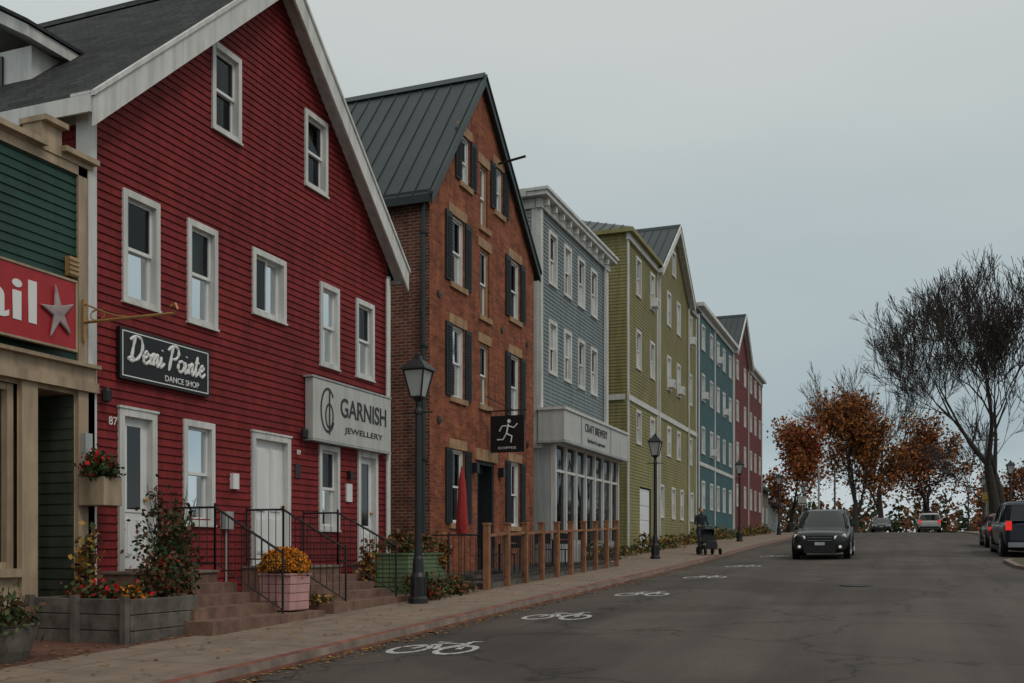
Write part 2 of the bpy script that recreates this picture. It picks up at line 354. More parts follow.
def window(B,fr,t0,t1,h0,h1,cm=None,cw=.085,proud=.045,inset=False,split=True,sill=True,muntin=False,blind=None):
    cm=cm or WHITE; T=B['window_frames']; o1=-.05 if inset else proud; o0=-.16
    if inset: cw=.05
    T.box(fr,t0,t0+cw,h0,h1,o0,o1,cm); T.box(fr,t1-cw,t1,h0,h1,o0,o1,cm)
    T.box(fr,t0+cw,t1-cw,h1-cw*1.15,h1,o0,o1+.004,cm); T.box(fr,t0+cw,t1-cw,h0,h0+cw*.8,o0,o1-.003,cm)
    if sill and not inset: T.box(fr,t0-.015,t1+.015,h0-.035,h0-.002,-.02,o1+.02,cm)
    a,b,c,d=t0+cw,t1-cw,h0+cw*.8,h1-cw*1.15
    zo=-.04 if not inset else -.09
    mid=(c+d)/2; sw=.04
    def sash(c0,d0,o,a=a,b=b):
        T.box(fr,a,a+sw,c0,d0,o-.035,o,WHITE2); T.box(fr,b-sw,b,c0,d0,o-.035,o,WHITE2)
        T.box(fr,a+sw,b-sw,c0,c0+sw*1.2,o-.035,o-.001,WHITE2); T.box(fr,a+sw,b-sw,d0-sw,d0,o-.035,o-.001,WHITE2)
        q=R(-.004,.004); q2=R(-.004,.004)
        B['glass'].face([fr.P(a+sw,c0+sw,o-.02+q),fr.P(b-sw,c0+sw,o-.02-q),fr.P(b-sw,d0-sw,o-.02-q+q2),fr.P(a+sw,d0-sw,o-.02+q+q2)],GLASS)
    if split=='h':
        m=(a+b)/2; sash(c,d,zo,a,m+.02); sash(c,d,zo-.04,m-.02,b)
    elif split: sash(mid-.02,d,zo); sash(c,mid+.02,zo-.04)
    else: sash(c,d,zo)
    if muntin:
        m=(a+b)/2; T.box(fr,m-.012,m+.012,c,d,zo-.03,zo-.005,WHITE2)
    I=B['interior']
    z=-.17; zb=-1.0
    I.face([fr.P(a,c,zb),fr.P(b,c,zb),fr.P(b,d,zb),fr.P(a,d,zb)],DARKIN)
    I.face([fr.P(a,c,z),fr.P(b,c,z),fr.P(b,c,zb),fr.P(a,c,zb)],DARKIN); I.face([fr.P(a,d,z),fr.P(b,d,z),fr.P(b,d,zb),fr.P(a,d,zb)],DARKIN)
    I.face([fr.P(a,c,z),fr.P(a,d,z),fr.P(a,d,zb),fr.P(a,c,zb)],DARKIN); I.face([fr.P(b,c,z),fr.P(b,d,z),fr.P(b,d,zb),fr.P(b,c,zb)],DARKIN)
    r=random.random() if blind is None else blind
    zc=-.22
    if r<.3:
        dd=d-(d-c)*R(.15,.5); I.face([fr.P(a,dd,zc),fr.P(b,dd,zc),fr.P(b,d,zc),fr.P(a,d,zc)],CURT2)
    elif r<.6:
        w=(b-a)*R(.12,.28); n=6
        for (s0,s1) in ((a,a+w),(b-w,b)):
            I.rings([[fr.P(s0+(s1-s0)*i/n,c,zc-.03*(i%2)),fr.P(s0+(s1-s0)*i/n,d,zc-.03*(i%2))] for i in range(n+1)],CURT,close=False)
    return (t0+cw*.5,t1-cw*.5,h0+cw*.4,h1-cw*.5) if not inset else (t0,t1,h0,h1)
def door(B,fr,t0,t1,h0,h1,mat=None,lite=.5,cm=None):
    mat=mat or WHITE2; cm=cm or WHITE; cw=.1; T=B['doors']
    T.box(fr,t0,t0+cw,h0,h1,-.14,.05,cm); T.box(fr,t1-cw,t1,h0,h1,-.14,.05,cm); T.box(fr,t0+cw,t1-cw,h1-cw,h1,-.14,.054,cm)
    T.box(fr,t0-.02,t1+.02,h1+.002,h1+.035,-.02,.07,cm); T.box(fr,t0+cw,t1-cw,h0-.04,h0+.03,-.14,.08,SANDR)
    a,b,c,d=t0+cw,t1-cw,h0+.03,h1-cw
    T.box(fr,a,b,c,d,-.13,-.06,mat)
    H=d-c; w=b-a
    if lite>0:
        gl=d-.12-H*lite
        B['glass_panels'].box(fr,a+.14,b-.14,gl,d-.12,-.058,-.052,CARGL)
        for (p,q,r_,s_) in ((a+.1,a+.14,gl-.04,d-.08),(b-.14,b-.1,gl-.04,d-.08)): T.box(fr,p,q,r_,s_,-.058,-.045,mat)
        T.box(fr,a+.14,b-.14,gl-.04,gl,-.058,-.044,mat); T.box(fr,a+.14,b-.14,d-.12,d-.08,-.058,-.044,mat)
        pts=((c+.18,gl-.14),)
    else: pts=((c+.18,c+.78),(c+.9,d-.14))
    for (pa,pb) in pts:
        for i in range(2):
            q0=a+.1+i*(w*.5-.03); T.box(fr,q0,q0+w*.5-.17,pa,pb,-.0598,-.035,mat); T.box(fr,q0+.03,q0+w*.5-.2,pa+.03,pb-.03,-.034,-.022,mat)
    T.lathe(fr.P(b-.06,c+.98,-.03),[(.0,-.02),(.03,-.01),(.035,.01),(.02,.03)],8,BRASS,'x')
    return (t0+.04,t1-.04,h0-.02,h1-.04)
def shell(B,D,y0,y1,depth,base,eave,mat,outl=None,pk=None,eps=.01):
    m=B['rear_walls']; x0=-D-.02; x1=-D-depth
    m.face([(x0,y1,base),(x1,y1,base),(x1,y1,eave),(x0,y1,eave)],mat)
    if pk: m.face([(x1,y0,base),(x1,y1,base),(x1,y1,eave),(x1,pk[0],pk[1]),(x1,y0,eave)],mat)
    else: m.face([(x1,y0,base),(x1,y1,base),(x1,y1,eave),(x1,y0,eave)],mat)
def groof(B,D,y0,y1,eave,yr,pk,depth,over=.3,ov=.3,th=.14,mat=METALR,trim=WHITE,seam=True,board=.28,trimth=.045):
    fr=front(D); r=B['roof']
    for (ye,sg) in ((y0,-1),(y1,1)):
        sl=(pk-eave)/abs(yr-ye); yo=ye+sg*ov; zo=eave-sl*ov
        r.ext(fr,[(yr,pk),(yr,pk+th),(yo,zo+th),(yo,zo)],over,-depth-.3,mat)
        t=B['rake_boards']
        t.ext(fr,[(yr,pk-board+th*.75),(yr,pk+th*.75),(yo,zo+th*.75),(yo,zo-board+th*.75)],over+.002,over+trimth,trim)
        t.ext(fr,[(yr,pk+th*.76),(yr,pk+th+.03),(yo+sg*.02,zo+th+.03),(yo+sg*.02,zo+th*.76)],over+.002,over+trimth+.03,trim)
        t.ext(fr,[(yr,pk-.035),(yr,pk-.004),(yo,zo-.004),(yo,zo-.035)],over-.002,.01,trim)
        t.box(fr,min(yo+sg*.002,yo+sg*.033),max(yo+sg*.002,yo+sg*.033),zo-.08,zo+th*.9,-depth,over-.001,trim)
        if seam:
            x=over-.05
            while x>-depth:
                r.ext(fr,[(yr,pk+th+.001),(yr,pk+th+.04),(yo,zo+th+.04),(yo,zo+th+.001)],x-.02,x,mat); x-=.40
    r.ext(fr,[(yr-.15,pk+th-.1),(yr,pk+th+.09),(yr+.15,pk+th-.1),(yr,pk+th-.12)],over+.02,-depth-.31,mat)
def spout(B,y,z0,z1,mat=None,o=.09): B['downspouts'].box(front(10),y-.04,y+.04,z0,z1,o-.04,o+.03,mat or WHITE)
# ------------------------------------------------------------ RED HOUSE
B=Bld('red_shingled_house',(-10,14.6,-1)); F=front(10)
y0,y1=10.42,18.68; EV,PK,YR=6.0,9.78,14.6
ops=[]
for (a,b,c,d,k) in [(12.88,13.62,6.58,7.95,{}),(15.5,16.27,6.58,7.95,{}),
    (10.95,11.69,3.43,4.98,{}),(12.3,13.01,3.43,4.98,{}),(13.93,14.9,3.92,5.0,{'split':'h'}),(16.01,16.69,3.41,4.95,{}),(17.33,18.06,3.41,4.95,{}),
    (12.21,12.94,.36,1.94,{'blind':.5}),(15.98,16.7,.34,1.92,{})]:
    ops.append(window(B,F,a,b,c,d,muntin=False,**k))
ops.append(door(B,F,10.87,11.62,-.32,1.93,lite=.55)); ops.append(door(B,F,13.9,15.03,-.3,1.93,lite=0)); ops.append(door(B,F,17.4,18.2,-.3,1.92,lite=.6))
siding(B['siding'],F,gable(y0,y1,EV,YR,PK),-.7,PK-.02,.115,ops,RED)
L=leftw(10,y0); siding(B['siding'],L,lambda h:(0,9),4.0,EV,.115,[],RED)
B['foundation'].box(F,y0,y1,-1.6,-.702,-.3,-.0,STONE)
T=B['trim']
T.box(F,y0-.13,y0+.02,-1.1,EV-.25,-.15,.06,WHITE); T.box(F,y1-.05,y1+.05,-1.1,EV-.3,-.1,.05,WHITE)
T.box(F,y0-.3,y0+.01,EV-.245,EV-.07,-.08,.25,WHITE)
T.box(L,.12,8.5,EV-.33,EV-.1,.0,.04,WHITE)
shell(B,10,y0,y1,9,-1.6,EV,RED,pk=(YR,PK)); B['rear_walls'].face([(-10.1,y0+.02,-1.6),(-19,y0+.02,-1.6),(-19,y0+.02,4.1),(-10.1,y0+.02,4.1)],RED)
groof(B,10,y0,y1,EV,YR,PK,9,over=.3,ov=.32,th=.16,mat=SHING,seam=False,board=.38)
d=B['dormer']; GX=Fr((0,0,0),(1,0,0),(0,1,0))
d.wb(-14.5,-12.05,11.35,13.4,6.6,7.5,WHITE); d.ext(GX,[(-11.8,7.45),(-11.8,7.62),(-13.2,8.4),(-14.8,7.62),(-14.8,7.45),(-13.2,8.2)],11.05,13.9,WHITE)
d.ext(GX,[(-11.76,7.63),(-11.76,7.68),(-13.2,8.48),(-14.84,7.68),(-14.84,7.63),(-13.2,8.42)],11.0,13.9,SHING)
d.wb(-13.8,-12.6,11.31,11.348,6.95,7.42,CARGL)
x=B['wall_fixtures']; x.box(F,13.35,13.5,.95,1.2,.0,.08,WHITE2); x.box(F,16.95,17.15,.9,1.25,0,.05,WHITE2); x.box(F,17.0,17.12,1.35,1.5,0,.1,BLACK)
x.tube([F.P(18.5,-.9,.1),F.P(18.5,5.6,.1)],.04,8,WHITE); x.box(F,15.2,15.36,1.25,1.5,.0,.03,INKK); x.tube([F.P(13.2,-.7,.05),F.P(13.2,.3,.05)],.015,6,GREYS); x.box(F,13.1,13.3,.3,.58,.0,.12,GREYS)
for yy in (10.55,15.35): x.lathe(F.P(yy,2.05,.12),[(.03,-.1),(.06,-.08),(.07,.05),(.03,.1)],8,BLACK)
B.done(); text('87',(-9.93,10.72,1.72),.16,INKW,B.e,name='house_number'); text('89',(-9.93,15.24,1.7),.12,INKW,B.e,name='house_number')
e=empty('shop_sign',(-9.95,11.8,2.68)); m=MB(); m.box(F,10.83,12.74,2.33,3.04,.03,.09,BLACKP); m.obj('board',e)
m=MB()
for (a,b,c,d) in ((10.87,12.70,2.37,2.385),(10.87,12.70,2.985,3.0),(10.87,10.885,2.385,2.985),(12.685,12.70,2.385,2.985)): m.box(F,a,b,c,d,.091,.097,INKW)
m.obj('border_line',e)
GL={'D':(1.6,[[(.3,.05),(.36,1),(.42,1.95)],[(-.1,1.65),(.5,2.05),(1.15,1.85),(1.4,1.1),(1.05,.3),(.45,-.02),(.02,.08),(.25,.28),(.7,.1)]]),
'e':(.78,[[(0,.4),(.42,.6),(.48,.88),(.25,1),(.05,.6),(.15,.15),(.42,.0),(.8,.35)]]),
'm':(1.3,[[(0,.9),(.08,.5),(.08,0)],[(.08,.45),(.33,.98),(.47,.8),(.47,0)],[(.47,.45),(.74,.98),(.88,.8),(.88,.2),(1.0,0),(1.28,.38)]]),
'i':(.45,[[(.03,.9),(.0,.25),(.15,0),(.45,.38)],[(.05,1.38),(.07,1.46)]]),
'P':(1.35,[[(.28,-.1),(.36,1),(.42,1.95)],[(-.1,1.6),(.4,2.05),(1.05,1.95),(1.22,1.4),(.9,1.0),(.42,.95)]]),
'o':(.88,[[(.38,1),(.04,.75),(.04,.25),(.38,0),(.70,.28),(.70,.75),(.38,1)],[(.6,.9),(.9,.86)]]),
'n':(.9,[[(0,.9),(.06,.5),(.06,0)],[(.06,.45),(.35,1),(.5,.75),(.5,.2),(.62,0),(.9,.38)]]),
't':(.55,[[(.12,1.7),(.06,.9),(.05,.25),(.2,0),(.5,.38)],[(-.14,1.12),(.36,1.18)]]),' ':(.4,[])}
def crom(p,n=5):
    if len(p)<3: return p
    q=[p[0]]+p+[p[-1]]; o=[]
    for i in range(1,len(q)-2):
        for k in range(n):
            t=k/n; o.append(tuple(.5*(2*q[i][j]+(q[i+1][j]-q[i-1][j])*t+(2*q[i-1][j]-5*q[i][j]+4*q[i+1][j]-q[i+2][j])*t*t+(3*q[i][j]-q[i-1][j]-3*q[i+1][j]+q[i+2][j])*t**3) for j in (0,1)))
    return o+[p[-1]]
m=MB(); s_=.172; u=0
for ch in 'Demi Pointe':
    wd,sts=GL[ch]
    for st in sts:
        pp=crom(st); m.tube([(-9.905,10.98+(u+a+.18*b)*s_*1.0,2.60+b*s_) for a,b in pp],[.016+.010*abs(math.sin(i*.55)) for i in range(len(pp))],6,INKW)
    u+=wd
m.obj('script_lettering',e); text('DANCE SHOP',(-9.905,12.1,2.46),.14,INKW,e,width=.75,height=.085)
e=empty('shop_sign',(-9.8,17,2.5)); m=MB(); m.box(F,15.5,18.42,1.98,3.08,.03,.2,SIGNW); m.obj('board',e,bevel=.01)
m=MB()
for (a,b,c,d) in ((15.46,18.46,1.94,1.975),(15.46,18.46,3.085,3.12)): m.box(F,a,b,c,d,.02,.215,GREYS)
def fring(m,cy,cz,ry,rz_,w,a0,a1,mat,o=.204,X=-10):
    n=24; m.rings([[Vector((X+o,cy+(ry-j)*math.cos(math.radians(a0+(a1-a0)*i/n)),cz+(rz_-j)*math.sin(math.radians(a0+(a1-a0)*i/n)))) for j in (0,w)] for i in range(n+1)],mat,close=False)
fring(m,16.0,2.54,.26,.42,.05,40,330,INKK); fring(m,16.05,2.44,.15,.24,.045,0,360,INKK); m.box(F,16.03,16.08,2.1,2.95,.202,.206,INKK); m.obj('logo_and_edging',e)
text('GARNISH',(-9.793,17.35,2.64),.42,INKK,e,width=1.8,height=.36,offset=.004); text('JEWELLERY',(-9.793,17.35,2.24),.2,INKK,e,width=1.5,height=.14)
# ------------------------------------------------------------ GREEN STORE
B=Bld('green_storefront_building',(-10,8,-1)); y0,y1=2.5,10.27
bay=[(4.2,9.2,-.25,2.0),(9.47,10.1,-1.15,2.0)]
siding(B['siding'],F,lambda h:(y0,y1),2.42,5.0,.115,[],GREEN_D)
flatwall(B['storefront_wall'],F,lambda h:(y0,10.4),[-1.6,2.05],bay,TAN)
T=B['trim']; T.box(F,y0,10.42,2.05,2.18,-.05,.12,TAN); T.box(F,y0,10.42,2.182,2.36,-.05,.07,TAN); T.box(F,y0,10.42,2.362,2.41,-.05,.16,TAN)
T.box(F,10.12,10.40,-1.1,2.048,-.02,.06,TAN); T.box(F,9.22,9.46,-1.1,2.048,-.02,.06,TAN); T.box(F,4.2,9.2,-.35,-.25,-.1,.1,TAN)
T.box(F,10.13,10.28,2.42,5.0,.0,.05,TAN)
for (a,b,z) in ((y0,8.75,5.3),(8.76,9.5,5.0),(9.51,9.83,5.32),(9.84,10.36,5.05)):
    T.box(F,a,b,4.98,z,-.25,.07,TAN); T.box(F,a-.02,b+.03,z+.001,z+.07,-.28,.16,TAN)
T.box(F,y0,10.36,4.86,4.978,-.01,.05,TAN)
G=B['display_window']; G.box(F,4.2,9.2,-.25,2.0,-.16,-.15,GLASS)
for yy in (4.2,5.85,7.5,9.1): T.box(F,yy,yy+.09,-.25,2.0,-.19,-.05,TAN)
T.box(F,4.3,9.1,-.25,-.17,-.19,-.06,TAN); T.box(F,4.3,9.1,1.92,2.0,-.19,-.06,TAN)
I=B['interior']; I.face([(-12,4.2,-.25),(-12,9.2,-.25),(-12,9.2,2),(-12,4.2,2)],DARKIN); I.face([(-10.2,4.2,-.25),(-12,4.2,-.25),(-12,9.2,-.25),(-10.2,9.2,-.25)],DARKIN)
n=20; I.rings([[F.P(8.0+i*.055,-.2,-.4-.05*(i%2)),F.P(8.0+i*.055,1.95,-.4-.05*(i%2))] for i in range(n+1)],leafm('sage_curtain',(.2,.25,.16)),close=False)
P=B['entry_recess']; 
P.face([(-10.9,9.47,-1.15),(-10.9,10.1,-1.15),(-10.9,10.1,2),(-10.9,9.47,2)],GREEN_D)
P.face([(-10,9.47,2.0),(-10.9,9.47,2.0),(-10.9,10.1,2.0),(-10,10.1,2.0)],TAN); P.face([(-10,9.47,-1.0),(-10.9,9.47,-1.0),(-10.9,10.1,-1),(-10,10.1,-1)],STONE)
sg=paint('dark_sage_boards',(.06,.07,.05),.6,.2,3)
siding(P,Fr((-10.9,10.1,0),(1,0,0),(0,-1,0)),lambda h:(0,.9),-1.1,2.0,.14,[],sg,lip=.012); P.face([(-10,9.47,-1.15),(-10.9,9.47,-1.15),(-10.9,9.47,2),(-10,9.47,2)],TAN)
shell(B,10,y0,y1-.05,8,-1.6,5.0,GREEN_D); B['rear_walls'].face([(-10,y0,-1.6),(-18,y0,-1.6),(-18,y0,5),(-10,y0,5)],GREEN_D)
B['roof'].wb(-18,-10.26,y0,y1-.05,4.7,4.8,SHING)
V=B['wall_fixtures']; V.box(F,9.93,10.08,3.5,3.75,.02,.1,BRASS)
for i in range(4): V.box(F,9.92,10.09,3.52+i*.06,3.54+i*.06,.101,.12,TAN)
V.box(F,10.16,10.28,1.0,1.5,.061,.14,GREYS)
B.done()
e=empty('shop_sign',(-9.9,8.5,2.95)); m=MB(); m.box(F,6.3,9.9,2.53,3.38,.165,.22,SIGNR)
for (a,b,c,d) in ((6.27,9.93,2.5,2.528),(6.27,9.93,3.382,3.41),(9.902,9.93,2.53,3.38),(6.27,6.298,2.53,3.38)): m.box(F,a,b,c,d,.16,.235,TAN)
m.obj('board',e); text('snail',(-9.775,8.42,2.95),.8,INKW,e,width=1.75,height=.52,offset=.012)
m=MB(); pts=[]
for i in range(10):
    a=math.radians(100+36*i); r=.36 if i%2==0 else .11; pts.append((9.6+r*math.cos(a)*.8,2.93+r*math.sin(a)))
m.ext(F,pts,.222,.27,STAR); m.obj('starfish',e,bevel=.02)
e=empty('sign_bracket',(-10,10.2,3)); m=MB()
m.tube([(-9.93,10.2,2.7),(-9.93,10.2,3.25)],.022,6,BRASS); m.tube([(-9.93,10.2,2.95),(-8.5,10.2,2.95)],.02,6,BRASS)
m.tube([(-8.5,10.2,2.95),(-8.42,10.2,3.0),(-8.45,10.2,3.07),(-8.53,10.2,3.04)],.016,6,BRASS)
m.tube([(-9.93,10.2,3.2)]+[(-9.93+.9*t,10.2,3.2-.25*math.sin(t*1.57)) for t in (.2,.4,.6,.8,1)],.013,6,BRASS)
m.tube([(-9.7+.12*math.cos(a),10.2,3.03+.07*math.sin(a)) for a in [i*.6 for i in range(11)]],.01,6,BRASS); m.obj('scroll_arm',e)
# ------------------------------------------------------------ BRICK HOUSE
B=Bld('brick_house',(-10,24.3,-.6)); y0,y1=20.72,27.75; EV,PK,YR=8.2,12.0,23.7
ops=[]; S=B['stone_trim']; H=B['shutters']
def bwin(y,w,h0,h1,sh=True,bl=None,lint=True):
    a,b=y-w/2,y+w/2
    ops.append(window(B,F,a,b,h0,h1,inset=True,cm=SAND if not sh else WHITE,blind=bl))
    S.box(F,a-.12,b+.12,h0-.13,h0-.002,-.1,.06,SAND)
    if lint: S.box(F,a-.14,b+.14,h1+.002,h1+.24,-.05,.02,SAND)
    if sh:
        for (p,q) in ((a-.36,a-.02),(b+.02,b+.36)):
            H.box(F,p,q,h0,h1,.012,.05,SHUT)
            z=h0+.08
            while z<h1-.1:
                H.ext(F,[(p+.05,z),(q-.05,z),(q-.05,z+.02),(p+.05,z+.02)],.051,.068,SHUT); z+=.07
for y in (22.3,26.2):
    bwin(y,.78,6.4,8.05); bwin(y,.78,3.65,5.4); bwin(y,.78,.6,2.4,bl=.9)
for y in (22.75,25.0): bwin(y,.55,9.0,10.2)
bwin(23.95,.5,8.3,9.9,False,.1); bwin(24.0,.62,6.0,7.75,False,.1); bwin(24.0,.62,3.7,5.3,False,.1)
ops.append((23.5,24.65,-.6,2.25))
P=B['doors']; P.box(F,23.5,23.6,-.6,2.25,-.3,-.02,SHUT); P.box(F,24.55,24.65,-.6,2.25,-.3,-.02,SHUT); P.box(F,23.6,24.55,2.15,2.25,-.3,-.02,SHUT); P.box(F,23.6,24.55,-.6,2.15,-.3,-.24,BLACK); P.box(F,23.72,24.43,.3,1.95,-.239,-.23,CARGL)
S.box(F,23.35,24.8,2.252,2.55,-.05,.05,SAND)
flatwall(B['brick_walls'],F,gable(y0,y1,EV,YR,PK),[-1.4,EV,PK-.01],ops,BRICK)
for (a,b,c,d) in ops:
    for fc in ([(a,c),(a,d)],[(b,c),(b,d)],[(a,d),(b,d)],[(a,c),(b,c)]):
        (p,q),(r_,s2)=fc; B['brick_walls'].face([F.P(p,q,0),F.P(r_,s2,0),F.P(r_,s2,-.2),F.P(p,q,-.2)],BRICK)
L=leftw(10,y0)
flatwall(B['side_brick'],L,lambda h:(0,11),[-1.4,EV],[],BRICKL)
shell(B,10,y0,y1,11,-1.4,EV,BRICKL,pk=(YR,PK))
groof(B,10,y0,y1,EV,YR,PK,11,over=.12,ov=.2,th=.12,mat=METALR,trim=METALR,board=.22)
S.box(L,0,11,EV-.3,EV-.12,0,.07,BRICKL); S.box(L,-.05,11,EV-.12,EV-.02,0,.16,METALR)
x=B['fixtures']; x.tube([F.P(24.9,10.3,0),F.P(24.9,10.4,.8)],.035,8,BLACK); x.tube([L.P(.12,-1,.08),L.P(.12,7.9,.08)],.05,8,METALR)
for z in (7.2,4.6,2.0): x.box(L,.05,.19,z,z+.05,.0,.14,METALR)
for y in (23.2,25.0): x.box(F,y-.08,y+.08,1.9,2.15,.0,.16,BLACK)
for (yy,zz) in ((21.2,3.0),(25.2,5.9),(27.2,5.9),(21.2,5.95),(25.2,3.0),(27.2,3.0)): x.lathe(F.P(yy,zz,.01),[(0,-.01),(.09,-.01),(.09,.02),(0,.03)],8,BLACK,'x')
B.done()
e=empty('hanging_sign',(-9.5,24.05,2.95)); m=MB()
m.wb(-9.85,-8.92,24.03,24.07,2.47,3.42,BLACKP); m.tube([(-10,24.05,3.55),(-8.85,24.05,3.55)],.02,6,BLACK); m.tube([(-10,24.05,3.95),(-9.2,24.05,3.55)],.014,6,BLACK)
for xx in (-9.7,-9.1): m.tube([(xx,24.05,3.42),(xx,24.05,3.55)],.008,5,BLACK)
m.obj('board_and_bracket',e)
m=MB(); yy=24.018
def stroke(pts,r=.018): m.tube([(p[0],yy,p[1]) for p in pts],r,5,INKW)
m.lathe((-9.33,yy,3.27),[(0,-.006),(.05,-.005),(.05,.005),(0,.006)],14,INKW,'y')
stroke([(-9.35,3.2),(-9.4,2.95)],.022); stroke([(-9.36,3.15),(-9.2,3.1),(-9.1,3.2)]); stroke([(-9.36,3.15),(-9.52,3.15),(-9.6,3.02)]); stroke([(-9.4,2.95),(-9.25,2.88),(-9.28,2.72)]); stroke([(-9.4,2.95),(-9.5,2.8),(-9.66,2.8)]); m.obj('runner_figure',e)
text('COFFEE',(-9.385,24.02,2.58),.12,INKW,e,width=.5,height=.06,face='left')
# ------------------------------------------------------------ BLUE GREY BUILDING
B=Bld('blue_grey_building',(-10,32,-.3)); y0,y1=28.3,35.75; TOP=10.5
ops=[]
for y in (29.45,30.95,32.45,33.95): ops.append(window(B,F,y-.4,y+.4,8.15,9.8,cw=.1)); ops.append(window(B,F,y-.4,y+.4,5.4,7.05,cw=.1))
siding(B['siding'],F,lambda h:(y0,y1),4.2,TOP,.12,ops,BLUEG)
L=leftw(10,y0); siding(B['siding'],L,lambda h:(0,11),3.0,TOP,.12,[],GREYS)
T=B['trim']; T.box(F,y0-.02,y0+.16,3,TOP-.3,-.05,.05,WHITE); T.box(F,y1-.16,y1+.02,3,TOP-.3,-.05,.05,WHITE); T.box(L,.06,.25,3,TOP-.3,0,.05,WHITE)
T.box(F,y0-.1,y1+.1,TOP-.3,TOP-.02,-.1,.1,WHITE); T.box(F,y0-.3,y1+.25,TOP,TOP+.13,-.3,.32,WHITE); T.box(F,y0-.34,y1+.3,TOP+.132,TOP+.22,-.3,.38,WHITE)
T.box(L,.32,11,TOP,TOP+.24,-.3,.3,WHITE); T.box(L,.12,11,TOP-.3,TOP-.02,0,.08,WHITE)
y=y0+.05
while y<y1: T.box(F,y,y+.11,TOP-.22,TOP-.002,.101,.26,WHITE); y+=.74
spout(B,35.2,4.2,10.2)
shell(B,10,y0,y1,11,-1,TOP,GREYS); B['rear_walls'].face([(-10.02,y0,-1),(-21,y0,-1),(-21,y0,3.05),(-10.02,y0,3.05)],GREYS); B['roof'].wb(-21,-10.2,y0,y1,TOP-.1,TOP-.02,SHING)
S=B['shopfront']; FS=front(9.55)
S.box(FS,y0+.05,y1-.1,3.1,3.2,-.5,.1,WHITE)
n=7; w=(y1-.1-y0-.05)/n
for i in range(n+1):
    a=y0+.05+i*w-(.09 if i==n else 0); S.box(FS,a,a+.11,-.9,3.1,-.12,.03,WHITE)
for i in range(n):
    a=y0+.05+i*w+.11; b=a+w-.11-(.09 if i==n-1 else 0)
    if i in (3,):
        S.box(FS,a,b,-.9,-.3,-.1,-.02,SANDR); S.box(FS,a,b,-.3,.1,-.1,-.04,WHITE); 
    else: S.box(FS,a,b,-.9,.25,-.1,-.02,WHITE); S.box(FS,a+.12,b-.12,-.5,.12,-.019,-.005,GREYS)
    S.box(FS,a,b,2.3,2.38,-.1,-.01,WHITE)
    B['glass'].face([FS.P(a,.25,-.06),FS.P(b,.25,-.06),FS.P(b,3.1,-.06),FS.P(a,3.1,-.06)],GLASS)
    B['interior'].face([FS.P(a,.25,-.35),FS.P(a+R(.3,.9),.25,-.35),FS.P(a+R(.3,.9),R(1.2,2.0),-.35),FS.P(a,R(1,2),-.35)],random.choice([CURT,CURT2,SAND,L_GR2,SIGNR]))
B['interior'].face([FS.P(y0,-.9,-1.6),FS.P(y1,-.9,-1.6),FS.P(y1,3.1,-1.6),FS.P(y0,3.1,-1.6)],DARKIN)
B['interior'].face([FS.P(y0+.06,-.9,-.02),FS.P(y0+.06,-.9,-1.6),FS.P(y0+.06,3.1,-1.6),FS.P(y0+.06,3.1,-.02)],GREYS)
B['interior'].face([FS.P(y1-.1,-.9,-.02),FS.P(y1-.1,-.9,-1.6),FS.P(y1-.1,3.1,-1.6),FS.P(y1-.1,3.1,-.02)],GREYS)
B.done()
e=empty('shop_sign',(-9.2,32,3.7)); m=MB(); FB=front(9.2)
m.box(FB,y0-.1,y1-.1,3.22,4.12,-.82,0,SIGNW); m.box(FB,y0-.14,y1-.06,4.122,4.2,-.85,.05,WHITE); m.box(FB,y0-.14,y1-.06,3.14,3.218,-.85,.05,GREYS)
for yy in (29.9,33.3): m.box(FB,yy,yy+.05,3.22,4.12,.001,.03,GREYS)
m.obj('fascia_box',e); text('CRAFT BREWERY',(-9.19,31.6,3.8),.35,INKK,e,width=2.6,height=.26); text('kitchen & taproom',(-9.19,31.6,3.43),.2,INKK,e,width=2.0,height=.17)
# ------------------------------------------------------------ generic clapboard rows
def acunit(B,y,h): B['air_conditioners'].box(F,y-.28,y+.28,h,h+.36,.03,.3,WHITE2); B['air_conditioners'].box(F,y-.22,y+.22,h+.06,h+.3,.301,.31,GREYS)
def colwins(B,ops,cols,rows,w=.85,cw=.11,D=10):
    for y in cols:
        for (a,b) in rows: ops.append(window(B,front(D),y-w/2,y+w/2,a,b,cw=cw))
B=Bld('olive_building',(-10,46,0)); y0,y1=38.7,53.3
ops=[]; cols=[40.5,43.0,46.4,48.6,51.6]; colwins(B,ops,cols,[(10.4,12.0),(7.4,9.0),(4.3,5.7)]); colwins(B,ops,[44.9,47.4,49.4,52],[(1.4,2.9)],w=.8)
colwins(B,ops,[47.5],[(13.0,14.2)],w=.8)
for (yy,hh) in ((43.0,10.5),(48.6,7.5),(51.6,10.5),(46.4,7.5)): acunit(B,yy,hh)
EV=12.5
def outl(h):
    if h<=EV: return (y0,y1)
    k=(h-EV)/(15.3-EV); return (44.0+(47.6-44.0)*k,51.2-(51.2-47.6)*k)
siding(B['siding'],F,outl,6.0,15.28,.13,ops,OLIVE); siding(B['siding'],F,lambda h:(y0,y1),-.3,5.95,.13,ops+[(40.75,42.7,-.2,2.5)],OLIVE2)
L=leftw(10,y0); siding(B['siding'],L,lambda h:(0,12),5.95,EV,.13,[],OLIVE); siding(B['siding'],L,lambda h:(0,12),-.3,5.95,.13,[],OLIVE2)
T=B['trim']; T.box(F,y0,y1,5.9,6.12,-.05,.07,WHITE); T.box(L,.08,12,5.9,6.12,0,.07,WHITE)
for yy in (y0,43.9,51.1,y1-.15): T.box(F,yy,yy+.17,-.3,5.898,-.02,.05,WHITE); T.box(F,yy,yy+.17,6.122,EV-.26,-.02,.05,WHITE)
